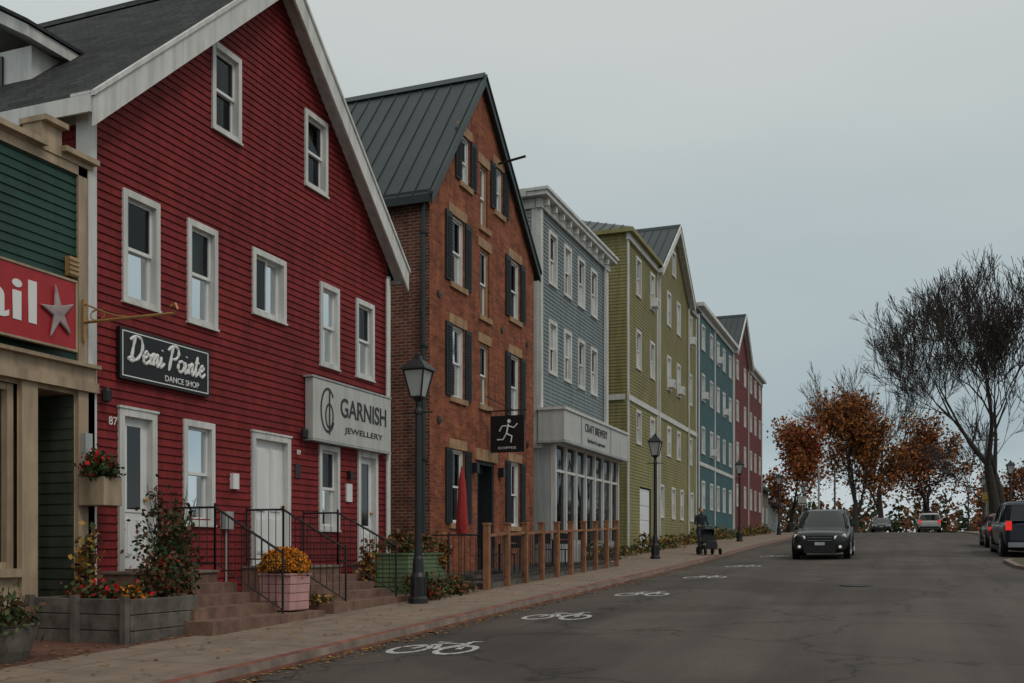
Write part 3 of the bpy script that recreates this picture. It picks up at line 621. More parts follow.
T.box(F,y0-.05,43.9,EV-.25,EV,-.02,.12,WHITE); T.box(F,y0-.25,43.95,EV+.002,EV+.16,-.3,.3,OLIVE2); T.box(L,.3,12,EV+.002,EV+.16,0,.25,OLIVE2); T.box(F,51.3,y1,EV-.25,EV,-.02,.12,WHITE)
D_=B['garage_door']; D_.box(F,40.75,42.7,-.2,2.5,-.12,-.05,WHITE2); 
for i in range(4): D_.box(F,40.85,42.6,-.05+i*.62,.45+i*.62,-.049,-.03,WHITE2)
r=B['roof']
for f in ([(-9.7,38.45,12.66),(-14.0,42.0,14.6),(-22,42.0,14.6),(-22,38.45,12.66)],[(-9.7,38.45,12.66),(-9.7,44.2,12.66),(-14,42,14.6)],[(-9.7,44.2,12.66),(-22,44.2,12.66),(-22,42,14.6),(-14,42,14.6)]): r.face(f,METALR)
x_=-10.2
while x_>-21.5:
    zt=14.6 if x_<-14 else 12.66+(-9.7-x_)/4.3*1.94; yt=42 if x_<-14 else 38.45+(-9.7-x_)/4.3*3.55
    r.tube([(x_,38.45,12.69),(x_,yt,zt+.03)],.02,4,METALR); x_-=.45
groof(B,10,44.0,51.2,12.5,47.6,15.3,11,over=.3,ov=.25,th=.12,board=.3)
r.wb(-22,-9.7,51.46,y1+.1,12.502,12.64,METALR); spout(B,44.2,0,12.2); spout(B,50.95,0,12.2)
shell(B,10,y0,y1,12,-.6,EV,OLIVE); B.done()
B=Bld('teal_building',(-10,60,.5)); y0,y1=53.9,66.2
ops=[]; colwins(B,ops,[55.3,57.9,60.2,62.4,64.8],[(10.9,12.3),(8.1,9.6),(5.2,6.7),(2.2,3.7)],w=.95)
for (yy,hh) in ((55.3,8.2),(60.2,11.0),(62.4,8.2),(57.9,5.3)): acunit(B,yy,hh)
siding(B['siding'],F,lambda h:(y0,y1),.2,13.0,.14,ops,TEAL); L=leftw(10,y0); siding(B['siding'],L,lambda h:(0,12),.2,13.0,.14,[],TEAL)
T=B['trim']
for yy in (y0,59.0,y1-.2): T.box(F,yy,yy+.2,.2,12.7,-.02,.05,WHITE)
T.box(F,y0,y1,12.7,12.98,-.02,.1,WHITE); T.box(F,y0-.2,y1+.05,13.0,13.2,-.4,.35,WHITE); T.box(L,.4,12,13.0,13.2,-.1,.2,WHITE); T.box(F,y0+.2,y1-.2,4.5,4.7,-.02,.051,WHITE)
B['roof'].wb(-22,-10.4,y0,y1,12.9,13.1,METALR)
shell(B,10,y0,y1,12,-.2,13.0,TEAL); B.done()
B=Bld('dark_red_building',(-10,73,.8)); y0,y1=66.5,81.0
ops=[]; colwins(B,ops,[68,71.5,74.6,77.0,79.6],[(11.3,12.6),(8.5,9.9),(5.7,7.1),(2.8,4.3)],w=.95)
def outl(h):
    if h<=13: return (y0,y1)
    k=(h-13)/(15.9-13); return (66.5+3.5*k,73.5-3.5*k)
siding(B['siding'],F,outl,.6,15.88,.15,ops,DRED); L=leftw(10,y0); siding(B['siding'],L,lambda h:(0,12),.6,13.0,.15,[],DRED)
T=B['trim']
for yy in (y0,73.3,y1-.2): T.box(F,yy,yy+.2,.6,12.7,-.02,.05,WHITE)
T.box(F,73.6,y1+.2,13.0,13.2,-.4,.35,WHITE); T.box(F,73.5,y1,12.7,12.98,-.02,.1,WHITE)
groof(B,10,66.5,73.5,13.0,70,15.9,12,over=.3,ov=.2,th=.12,board=.3); B['roof'].wb(-22,-10.4,73.7,y1,12.9,13.1,METALR)
shell(B,10,y0,y1,12,.2,13.0,DRED); B.done()
def cottage(name,x0,x1,y0,y1,ev,pk,mat):
    zb=zr(y0)-.3; D=-x1; e=Bld(name,(x1,(y0+y1)/2,zb)); f=front(D); ops=[]
    z=zb+1.4
    while z+1.6<ev+zb:
        for i in range(3):
            yy=y0+(y1-y0)*(i+.5)/3; ops.append(window(e,f,yy-.5,yy+.5,z,z+1.4,cw=.12))
        z+=2.8
    E=ev+zb; P_=pk+zb; L=leftw(D,y0); lops=[]
    xs=(x1-x0)
    for k in (.3,.7): lops.append(window(e,L,xs*k-.5,xs*k+.5,zb+1.4,zb+2.8,cw=.12))
    siding(e['siding'],f,lambda h:(y0,y1),zb,E,.16,ops,mat)
    siding(e['siding'],L,lambda h:(0,xs) if h<E else (xs/2*min((h-E)/(P_-E),1),xs-xs/2*min((h-E)/(P_-E),1)),zb,P_-.02,.16,lops,mat)
    r=e['roof']; xm=(x0+x1)/2
    r.ext(GX,[(xm,P_),(xm,P_+.2),(x1+.4,E-.15),(x1+.4,E-.35)],y0-.3,y1+.3,SHING); r.ext(GX,[(xm,P_),(xm,P_+.2),(x0-.4,E-.15),(x0-.4,E-.35)],y0-.3,y1+.3,SHING)
    e['chimney'].wb(xm-.3,xm+.3,y0+2,y0+2.7,P_-.6,P_+.9,BRICK)
    e['rear_walls'].face([(x0,y0,zb),(x0,y1,zb),(x0,y1,E),(x0,y0,E)],mat); e['rear_walls'].face([(x0,y1,zb),(x1,y1,zb),(x1,y1,E),(x0,y1,E)],mat)
    e.done()
cottage('brown_cottage',-19,-11.5,90,98,4.6,7.2,STONE); cottage('grey_cottage',-19.5,-12,104,112,3.4,5.6,GREYS)
# ------------------------------------------------------------ steps & railings at red house
def gz(y): return zr(y)+.135
def steps(yA,yB,topz,x_top):
    e=empty('entrance_steps',(x_top,(yA+yB)/2,topz)); m=MB(); g=gz(yA)-.1; n=5; rise=(topz-gz((yA+yB)/2))/n
    m.wb(-9.98,x_top,yA,yB,g,topz,SANDR); m.wb(-9.981,x_top+.03,yA-.02,yB+.02,topz+.001,topz+.035,STONE)
    for i in range(1,n):
        x0=x_top+.3*(i-1)+.001; m.wb(x0,x_top+.3*i,yA-.06*i,yB+.06*i,g-.002*i,topz-rise*i,SANDR)
    m.obj('treads',e)
    return e
def railing(pts,h,name='iron_railing',gap=.13,ends=True):
    e=empty(name,pts[0]); m=MB()
    for i in range(len(pts)-1):
        a=Vector(pts[i]); b=Vector(pts[i+1]); d=b-a; n=max(int(d.length/gap),1)
        m.tube([a+Vector((0,0,h)),b+Vector((0,0,h))],.018,6,BLACK); m.tube([a+Vector((0,0,.12)),b+Vector((0,0,.12))],.012,5,BLACK)
        for k in range(n+1): 
            p=a+d*k/n; m.tube([p+Vector((0,0,.12 if k%n else 0)),p+Vector((0,0,h+(.0 if k%n else .06)))],.007 if k%n else .018,5,BLACK)
    m.obj('rails_and_balusters',e); return e
steps(10.55,12.0,-.35,-9.2); steps(13.65,15.45,-.33,-9.2); steps(17.2,18.5,-.33,-9.4)
for (ya,tz) in ((12.0,-.33),(13.72,-.3),(15.4,-.3)):
    g=gz(ya); railing([(-9.9,ya-.05,tz),(-9.2,ya-.05,tz),(-8.05,ya-.05,g+.05)],.92)
m=MB()
for (a,b,c,d,z) in ((-8.95,-7.93,10.25,12.85,.09),(-8.9,-7.98,13.2,16.2,.065)):
    m.wb(a,b,c,d,gz(c)-.12,gz(d)+z,SANDR)
m.obj('stone_plinth')
# ------------------------------------------------------------ planters and plants
def leafcloud(m,c,r,n,size,mats,clumps=8,sp=.35,flat=False):
    mi=[m.mi(x) for x in mats]; c=Vector(c); cl=[]
    for i in range(clumps):
        v=Vector((random.gauss(0,1),random.gauss(0,1),random.gauss(0,1))).normalized()*R(.3,.85)
        cl.append(Vector((v.x*r[0],v.y*r[1],v.z*r[2])))
    for i in range(n):
        q=random.choice(cl); v=Vector((random.gauss(0,1)*r[0],random.gauss(0,1)*r[1],random.gauss(0,1)*r[2]))*sp
        m.leaf(c+q+v,size*R(.6,1.4),random.choice(mi))
def shrub(name,c,r,n,size,mats,clumps=10,sp=.3,stems=8):
    e=empty(name,(c[0],c[1],c[2]-r[2])); m=MB(); leafcloud(m,c,r,n,size,mats,clumps,sp); m.obj('foliage',e,norm=False)
    m=MB()
    for i in range(stems):
        a=R(0,6.28); q=R(.4,.95); m.tube([(c[0],c[1],c[2]-r[2]),(c[0]+.4*q*r[0]*math.cos(a),c[1]+.4*q*r[1]*math.sin(a),c[2]),(c[0]+q*r[0]*math.cos(a),c[1]+q*r[1]*math.sin(a),c[2]+r[2]*R(.3,1.1))],[.014,.01,.004],4,BARK)
    m.obj('stems',e,norm=False); return e
e=empty('wooden_planter',(-9.1,9.9,-1.1)); m=MB(); g=gz(9.9)-.06
for i in range(3):
    z=g+i*.19; m.wb(-9.9,-8.35,9.3,9.36,z,z+.182,WOODG); m.wb(-9.9,-8.35,10.44,10.5,z,z+.182,WOODG); m.wb(-8.41,-8.35,9.362,10.438,z,z+.182,WOODG); m.wb(-9.9,-9.84,9.362,10.438,z,z+.182,WOODG)
for (x_,y_) in ((-9.9,9.22),(-8.45,9.22),(-9.2,9.22)): m.wb(x_,x_+.09,y_,y_+.078,g-.05,g+.6,WOODG)
m.wb(-9.84,-8.41,9.36,10.44,g,g+.5,STONE); m.obj('boards_and_soil',e,bevel=.008)
shrub('flowering_plant',(-9.2,9.8,g+.62),(.6,.35,.14),700,.05,[L_GR,L_GR2,L_BR,F_RD,L_BR],14,.3,4)
shrub('yellow_grass_plant',(-9.6,9.9,g+.95),(.16,.2,.42),350,.06,[L_YE,L_BR,L_YE,L_GR2],10,.3,8)
shrub('orange_flower_clump',(-8.6,9.6,g+.62),(.16,.16,.08),240,.035,[F_OR,L_GR],8,.3,3)
shrub('dark_shrub',(-9.0,10.75,g+1.0),(.45,.48,.95),2300,.048,[L_GR,L_GR,L_BR,L_GR,L_BR],38,.17,34)
shrub('dark_shrub',(-8.75,10.3,g+.55),(.34,.38,.5),1000,.045,[L_GR,L_RD,L_BR,L_GR],18,.26,16)
shrub('potted_shrub',(-8.6,7.75,-.72),(.35,.35,.3),900,.05,[L_GR,L_GR2,L_BR],12,.3,6)
e=empty('stone_pot',(-8.6,7.75,-1.2)); m=MB(); m.lathe((-8.6,7.75,gz(7.75)),[(.0,0),(.2,0),(.26,.12),(.32,.36),(.34,.38),(.28,.38),(0,.34)],18,WOODG); m.obj('pot',e,smooth=False)
gy=gz(12.4)+.13; px_,py_=-8.35,12.45
e=empty('pink_planter',(px_,py_,gy)); m=MB()
for i in range(4):
    z=gy+i*.125; m.ext(W,[(px_-.25-.006*i,z),(px_+.25+.006*i,z),(px_+.25+.006*i,z+.12),(px_-.25-.006*i,z+.12)],py_-.25,py_+.25,PINK)
m.wb(px_-.28,px_+.28,py_-.28,py_+.28,gy+.5,gy+.53,PINK); m.obj('slatted_box',e,bevel=.008)
e=empty('orange_chrysanthemum',(px_,py_,gy+.5)); m=MB(); mi=[m.mi(F_OR),m.mi(F_OR),m.mi(L_YE),m.mi(L_GR)]
for i in range(3000):
    v=Vector((random.gauss(0,1),random.gauss(0,1),abs(random.gauss(0,1))*1.0-.15)).normalized()
    v=v*(R(.84,1.04)+.14*mn.noise(v*4))
    m.leaf((px_+v.x*.36,py_+v.y*.36,gy+.6+v.z*.3),R(.025,.045),mi[0] if random.random()<.7 else random.choice(mi[2:]),1.1)
m.lathe((px_,py_,gy+.5),[(.2,0),(.27,.06),(.27,.18),(.16,.3),(0,.34)],14,L_GR); m.obj('blooms',e,norm=False)
e=empty('corrugated_planter',(-9.0,18.0,gz(18))); m=MB(); g=gz(17.6)-.03; gx0,gx1,gy0,gy1=-9.35,-8.6,16.9,18.6
for i in range(9):
    z=g+i*.085; m.wb(gx0,gx1,gy0,gy1,z,z+.05,GRNMET); m.wb(gx0+.015,gx1-.015,gy0+.015,gy1-.015,z+.05,z+.085,GRNMET)
m.wb(gx0-.03,gx1+.03,gy0-.03,gy1+.03,g+.765,g+.80,GRNMET); m.obj('ribbed_tub',e)
shrub('planter_foliage',(-9.0,17.75,g+.98),(.42,.85,.2),1800,.055,[L_GR,L_GR2,L_BR,L_OR2],18,.28,10)
shrub('trailing_plant',(-8.6,18.5,g+.8),(.13,.3,.25),500,.05,[L_BR,L_OR2,L_YE],10,.3,4)
shrub('low_shrub',(-8.1,16.6,gz(16)+.2),(.45,.4,.2),1100,.05,[L_GR,L_BR,L_GR2],14,.3,8)
shrub('low_shrub',(-8.0,17.4,gz(17)+.18),(.4,.5,.18),900,.05,[L_BR,L_GR,L_OR2],14,.3,8)
shrub('tall_grass_plant',(-8.9,15.9,gz(15)+.6),(.2,.2,.55),350,.06,[L_YE,L_BR,L_OR2],10,.3,10)
shrub('low_shrub',(-8.35,13.3,gz(13)+.22),(.2,.3,.1),260,.045,[L_YE,L_GR2,L_BR],8,.3,4)
e=empty('flower_box',(-9.55,10.25,.8)); m=MB(); m.wb(-9.93,-9.5,10.1,10.42,.55,.92,TAN); m.obj('box',e,bevel=.01); m=MB(); 
leafcloud(m,(-9.68,10.22,1.1),(.24,.24,.16),900,.045,[F_RD,L_GR,L_GR,L_GR2],14,.3); leafcloud(m,(-9.62,10.2,.98),(.22,.22,.1),300,.045,[L_GR,L_GR2],8,.3); m.obj('flowers',e,norm=False)
# ------------------------------------------------------------ patio
e=empty('patio_deck',(-8.9,24,-.6)); m=MB()
yy=18.6
while yy<28.4: m.wb(-9.98,-7.7,yy,yy+.132,zr(yy)+.02,gz(yy)+.12,WOODG); yy+=.14
m.obj('deck_boards',e)
e=empty('patio_fence',(-7.7,23,-.6)); m=MB()
ys=[18.5+i*1.1 for i in range(10)]
for i,y in enumerate(ys):
    b=gz(y)-.02; m.wb(-7.72,-7.6,y-.06,y+.06,b,b+1.32,WOODP); m.wb(-7.735,-7.585,y-.075,y+.075,b+1.321,b+1.36,WOODP)
    if i<len(ys)-1:
        y2=ys[i+1]; b2=gz(y2)
        m.ext(Fr((-7.66,0,0),(0,1,0),(1,0,0)),[(y+.061,b+1.08),(y2-.061,b2+1.08),(y2-.061,b2+1.13),(y+.061,b+1.13)],-.04,.04,WOODP)
        m.tube([(-7.66,y+.06,b+.2),(-7.66,y2-.06,b2+.2)],.015,6,BLACK)
        for q in range(1,9):
            t=q/9; m.tube([(-7.66,y+(y2-y)*t,b+(b2-b)*t+.2),(-7.66,y+(y2-y)*t,b+(b2-b)*t+1.09)],.009,4,BLACK)
for i,x_ in enumerate((-9.9,-9.2,-8.5)):
    b=gz(18.5); m.tube([(x_,18.5,b),(x_,18.5,b+1.15)],.02,6,BLACK)
for hh in (1.1,.2): m.tube([(-9.95,18.5,gz(18.5)+hh),(-7.7,18.5,gz(18.5)+hh)],.018,6,BLACK)
for q in range(18): m.tube([(-9.9+q*.125,18.5,gz(18.5)+.2),(-9.9+q*.125,18.5,gz(18.5)+1.1)],.008,4,BLACK)
m.obj('posts_and_rails',e)
e=empty('folded_umbrella',(-9.0,20.3,-.5)); m=MB(); b=gz(20.3)+.1; m.tube([(-9.0,20.3,b),(-9.0,20.3,b+2.5)],.022,8,WOODP)
m.lathe((-9.0,20.3,b+.95),[(.02,0),(.12,.05),(.14,.25),(.11,.7),(.08,1.2),(.03,1.5)],9,UMB); m.lathe((-9.0,20.3,b),[(.28,0),(.28,.05),(.05,.1)],14,BLACK); m.obj('pole_and_cloth',e)
for (x_,y_) in ((-8.9,22.3),(-8.8,26)):
    e=empty('patio_table',(x_,y_,-.5)); b=gz(y_)+.12; m=MB(); m.lathe((x_,y_,b+.70),[(0,0),(.4,0),(.4,.03),(0,.03)],18,WOODP); m.tube([(x_,y_,b),(x_,y_,b+.7)],.03,8,BLACK); m.lathe((x_,y_,b),[(.25,0),(.25,.02),(.03,.05)],12,BLACK); m.obj('table',e)
    for s_ in (-1,1):
        e=empty('patio_chair',(x_,y_+s_*.7,-.5)); m=MB(); yy=y_+s_*.65
        m.wb(x_-.22,x_+.22,yy-.22,yy+.22,b+.43,b+.46,BLACK); m.wb(x_-.22,x_+.22,yy+s_*.2-.015,yy+s_*.2+.015,b+.6,b+.9,BLACK)
        for a in (-.2,.2):
            for c in (-.2,.2): m.tube([(x_+a,yy+c,b),(x_+a,yy+c,b+(.9 if c*s_>0 else .44))],.013,5,BLACK)
        m.obj('chair',e)
# ------------------------------------------------------------ street lamps
def lamp(x,y,H=4.2,base=None):
    b=base if base is not None else gz(y); e=empty('street_lamp',(x,y,b)); m=MB(); k=H/4.2
    m.lathe((0,0,0),[(.17,0),(.17,.08),(.13,.12),(.13,.45),(.10,.52),(.085,.75),(.07,.8),(.062,1.0),(.055,3.2),(.075,3.22),(.075,3.27),(.045,3.32),(.05,3.42),(.10,3.47),(.11,3.50)],12,BLACK); 
    for i in range(8):
        a=i*math.pi/4; m.tube([(.131*math.cos(a),.131*math.sin(a),.13),(.131*math.cos(a),.131*math.sin(a),.45)],.014,4,BLACK)
    m.tube([(-.28,0,3.24),(.28,0,3.24)],.014,6,BLACK)
    zb,zt,hb,ht=3.5,3.95,.10,.19
    for sx,sy in ((1,1),(1,-1),(-1,-1),(-1,1)):
        m.tube([(sx*hb,sy*hb,zb),(sx*ht,sy*ht,zt)],.016,5,BLACK)
    for hz,q in ((zb,hb),(zt,ht)):
        pts=[(q,q,hz),(q,-q,hz),(-q,-q,hz),(-q,q,hz),(q,q,hz)]
        for i in range(4): m.tube([pts[i],pts[i+1]],.016,5,BLACK)
    m.rings([[Vector((sx*q,sy*q,hz)) for sx,sy in ((1,1),(1,-1),(-1,-1),(-1,1))] for q,hz in ((.235,3.955),(.22,3.99),(.10,4.12),(.06,4.14),(.05,4.2),(.0,4.22))],BLACK,cap0=True)
    m.lathe((0,0,4.2),[(.0,0),(.02,0),(.03,.03),(.012,.06),(0,.09)],8,BLACK)
    m.obj('post_and_lantern_frame',e,local=True)
    m=MB(); m.rings([[Vector((sx*q,sy*q,hz)) for sx,sy in ((1,1),(1,-1),(-1,-1),(-1,1))] for q,hz in ((hb-.01,zb),(ht-.01,zt))],LAMPG); m.obj('lantern_panes',e,local=True)
    e.scale=(k,k,k)
lamp(-7.6,15.3); lamp(-7.65,33.4); lamp(-7.6,52.5); lamp(-7.6,71); lamp(-7.6,90); lamp(5.9,62); lamp(6.0,82); lamp(6.0,99)
shrub('lamp_base_shrub',(-7.75,15.9,gz(15.5)+.16),(.3,.35,.16),700,.045,[L_GR,L_BR,L_RD],10,.3,5)
# ------------------------------------------------------------ trees
def tree(name,base,H,seed,depth=6,r0=.28,leaves=None,nl=0,lsz=.22,spread=.5,trunk=.25,mat=BARK,gsp=.6,rmin=.014,up=.05,droop=1.3):
    random.seed(seed); e=empty(name,base); m=MB(); tips=[]
    def br(p,d,ln,r,dep):
        n=2; pts=[p]; rs=[max(r,rmin)]; q=p.copy(); dd=d.copy()
        for i in range(n):
            dd=(dd+Vector((random.gauss(0,.12),random.gauss(0,.12),random.gauss(0,.08)+up))).normalized(); q=q+dd*ln/n; pts.append(q.copy()); rs.append(max(r*(1-.35*(i+1)/n),rmin))
        m.tube(pts,rs,7 if dep>depth-2 else (4 if dep>3 else 3),mat if dep>2 else BARKL,cap=False)
        if dep<=3: tips.append(q.copy()); tips.append(pts[1])
        if dep==0: return
        k=random.choice((2,3,3)) if dep>1 else 3
        ph=R(0,6.28)
        for i in range(k):
            a=ph+i*6.283/k+R(-.4,.4); ax=dd.orthogonal().normalized(); ax=Matrix.Rotation(a,3,dd)@ax
            t=R(.25,.6)*(spread*2) if dep<depth else R(.35,.6)*spread*2
            if i==0 and random.random()<.6: t*=.35
            nd_=(dd*math.cos(t)+ax*math.sin(t)).normalized(); st=q if random.random()<.55 or i==0 else pts[1]
            br(st,nd_,ln*R(.66,.9),rs[-1]*R(.6,.78),dep-1)
        if leaves and dep>=depth-1:
            a=R(0,6.28); br(pts[1],Vector((math.cos(a)*.8,math.sin(a)*.8,.45)).normalized(),ln*.75,rs[-1]*.5,dep-2)
    br(Vector(base),Vector((0,0,1)),H*trunk,r0,depth)
    m.obj('trunk_and_branches',e,norm=False,smooth=True)
    if nl:
        l=MB(); mi=[l.mi(x) for x in leaves]; cnt=0
        while cnt<nl:
            t=random.choice(tips); g=gsp
            if mn.noise(t*.55+Vector((seed,0,0)))<-.12: 
                if random.random()<.75: cnt+=.3; continue
            cnt+=1
            l.leaf(t+Vector((random.gauss(0,g),random.gauss(0,g),random.gauss(0,g)*.7-(abs(random.gauss(0,droop)) if random.random()<.4 else 0))),lsz*R(.5,1.4),mi[int(abs(mn.noise(t*.35))*len(mi)*2.2)%len(mi)] if random.random()<.7 else random.choice(mi))
        l.obj('leaves',e,norm=False)
    return e
tree('bare_tree',(6.6,77,zr(77)),19.5,11,depth=8,r0=.42,trunk=.25,spread=.42,rmin=.018,up=.09)
tree('bare_tree',(8.6,70,zr(70)),19,31,depth=7,r0=.38,trunk=.25,spread=.42,rmin=.018,up=.09)
tree('bare_tree',(8.2,88,zr(88)),20,17,depth=8,r0=.4,trunk=.24,spread=.4,rmin=.018,up=.08)
tree('bare_tree',(8.4,104,zr(104)),14,13,depth=7,r0=.28,trunk=.25,spread=.42,rmin=.02)
tree('bare_tree',(-2.5,140,zr(140)),30,14,depth=8,r0=.45,trunk=.24,spread=.38,rmin=.022,up=.1)
tree('orange_maple_tree',(-4.6,121,zr(121)),23,21,depth=7,r0=.45,leaves=[L_OR,L_OR2,L_OR,L_BR],nl=14000,lsz=.25,spread=.36,trunk=.17,gsp=.55,up=.14)
tree('orange_maple_tree',(3.2,130,zr(130)),20,22,depth=6,r0=.4,leaves=[L_OR2,L_OR,L_BR],nl=9500,lsz=.25,spread=.42,trunk=.18,gsp=.55,up=.1)
tree('rust_red_maple_tree',(-10.4,106,zr(106)),17,23,depth=6,r0=.3,leaves=[L_OR,L_OR2,L_RD,L_OR],nl=9500,lsz=.22,spread=.36,trunk=.17,gsp=.45,up=.12)
tree('orange_maple_tree',(13,118,zr(118)),10,25,depth=5,r0=.2,leaves=[L_OR2,L_BR,L_OR],nl=3500,lsz=.24,spread=.5,trunk=.2)
random.seed(5)
m=MB(); mi=[m.mi(x) for x in (L_GR,L_BR,L_OR2,L_BR)]
for i in range(24000):
    x=R(-60,130); y=R(160,200)+mn.noise(Vector((x*.05,0,0)))*10; hh=5+4*mn.noise(Vector((x*.08,3,0)))+2*mn.noise(Vector((x*.4,9,0)))
    z=zr(y)+abs(random.random()**.7)*max(hh+3,2)
    m.leaf((x,y,z),R(.4,.8),mi[int(abs(mn.noise(Vector((x*.1,y*.02,5))))*9)%4])
m.obj('distant_trees',norm=False)
m=MB(); mi=[m.mi(x) for x in (L_GR,L_BR,L_GR2)]
for i in range(9000):
    y=R(60,135); x=8.8+R(-.8,1.2)+cx(y)*1.0+ (mn.noise(Vector((y*.2,1,1))))*1.2; z=zr(y)+.1+random.random()*(1.2+.8*mn.noise(Vector((y*.3,4,0))))
    m.leaf((x,y,z),R(.1,.25),random.choice(mi))
m.obj('hedge',norm=False)
m=MB(); mi=[m.mi(x) for x in (L_BR,L_OR2,L_YE,L_OR)]
for i in range(3000):
    y=6+abs(random.gauss(0,16)); r_=random.random()
    if r_<.5: x=-6.02+abs(random.gauss(0,.16)); z=rz(x,y)+.012
    elif r_<.68: x=R(-8.4,-6.3); z=gz(y)+.012
    else: x=-8.1-abs(random.gauss(0,.5)); z=gz(y)+.015
    if x<-9.9: continue
    s=R(.018,.038); a=R(0,6.28); n=len(m.v); d=Vector((math.cos(a),math.sin(a),R(-.2,.2)))*s; q=Vector((-math.sin(a),math.cos(a),R(-.2,.2)))*s*.7; p=Vector((x,y,z))
    m.v.extend([tuple(p-d),tuple(p+q),tuple(p+d),tuple(p-q)]); m.f.append((n,n+1,n+2,n+3)); m.m.append(random.choice(mi))
m.obj('fallen_leaves',norm=False)
m=MB(); mi=[m.mi(x) for x in (L_GR2,L_BR,L_YE,L_GR)]
for i in range(9000):
    y=R(29,80); x=-9.6+abs(random.gauss(0,.4)); k=mn.noise(Vector((y*.45,2,0)))
    if k<-.05 or x>-8.6: continue
    m.leaf((x,y,gz(y)+R(0,.6)*(k+.4)*1.5),R(.05,.12),random.choice(mi))
m.obj('facade_plants',norm=False)
def pole(x,y,h,arm=True,mat=WOODG):
    e=empty('utility_pole',(x,y,zr(y))); m=MB(); b=zr(y)
    m.tube([(x,y,b),(x,y,b+h)],[.12,.08],8,mat)
    if arm: m.wb(x-.9,x+.9,y-.05,y+.05,b+h-.8,b+h-.7,mat)
    m.obj('pole',e)
pole(-7.0,100,6.5,False,GREYS); pole(-6.2,112,7.5,True); pole(8.2,110,8.5); pole(7.0,92,8.5); pole(7.3,55,6.5,False)
e=empty('overhead_wires',(8,110,9)); m=MB()
for (A,C,sag) in (((8.2,110,zr(110)+7.8),(7.0,92,zr(92)+7.8),.5),((7.0,92,zr(92)+7.8),(-6.2,112,zr(112)+6.8),.9)):
    for dx in (-.8,0,.8):
        m.tube([(A[0]+(C[0]-A[0])*t/12+dx,A[1]+(C[1]-A[1])*t/12,A[2]+(C[2]-A[2])*t/12-sag*math.sin(math.pi*t/12)) for t in range(13)],.012,3,BLACK)
m.obj('wires',e)
def roadsign(x,y,mat,h=2.4):
    e=empty('traffic_sign',(x,y,zr(y))); m=MB(); b=zr(y); m.tube([(x,y,b),(x,y,b+h+.6)],.03,6,GREYS); m.wb(x-.3,x+.3,y-.04,y-.032,b+h-.1,b+h+.6,mat); m.wb(x-.25,x+.25,y-.046,y-.041,b+h,b+h+.06,INKK); m.obj('post_and_plate',e)
roadsign(-6.8,80,SIGNW); roadsign(5.9,78,paint('yellow_sign',(.35,.22,.05),.5,.05,3,streak=0))
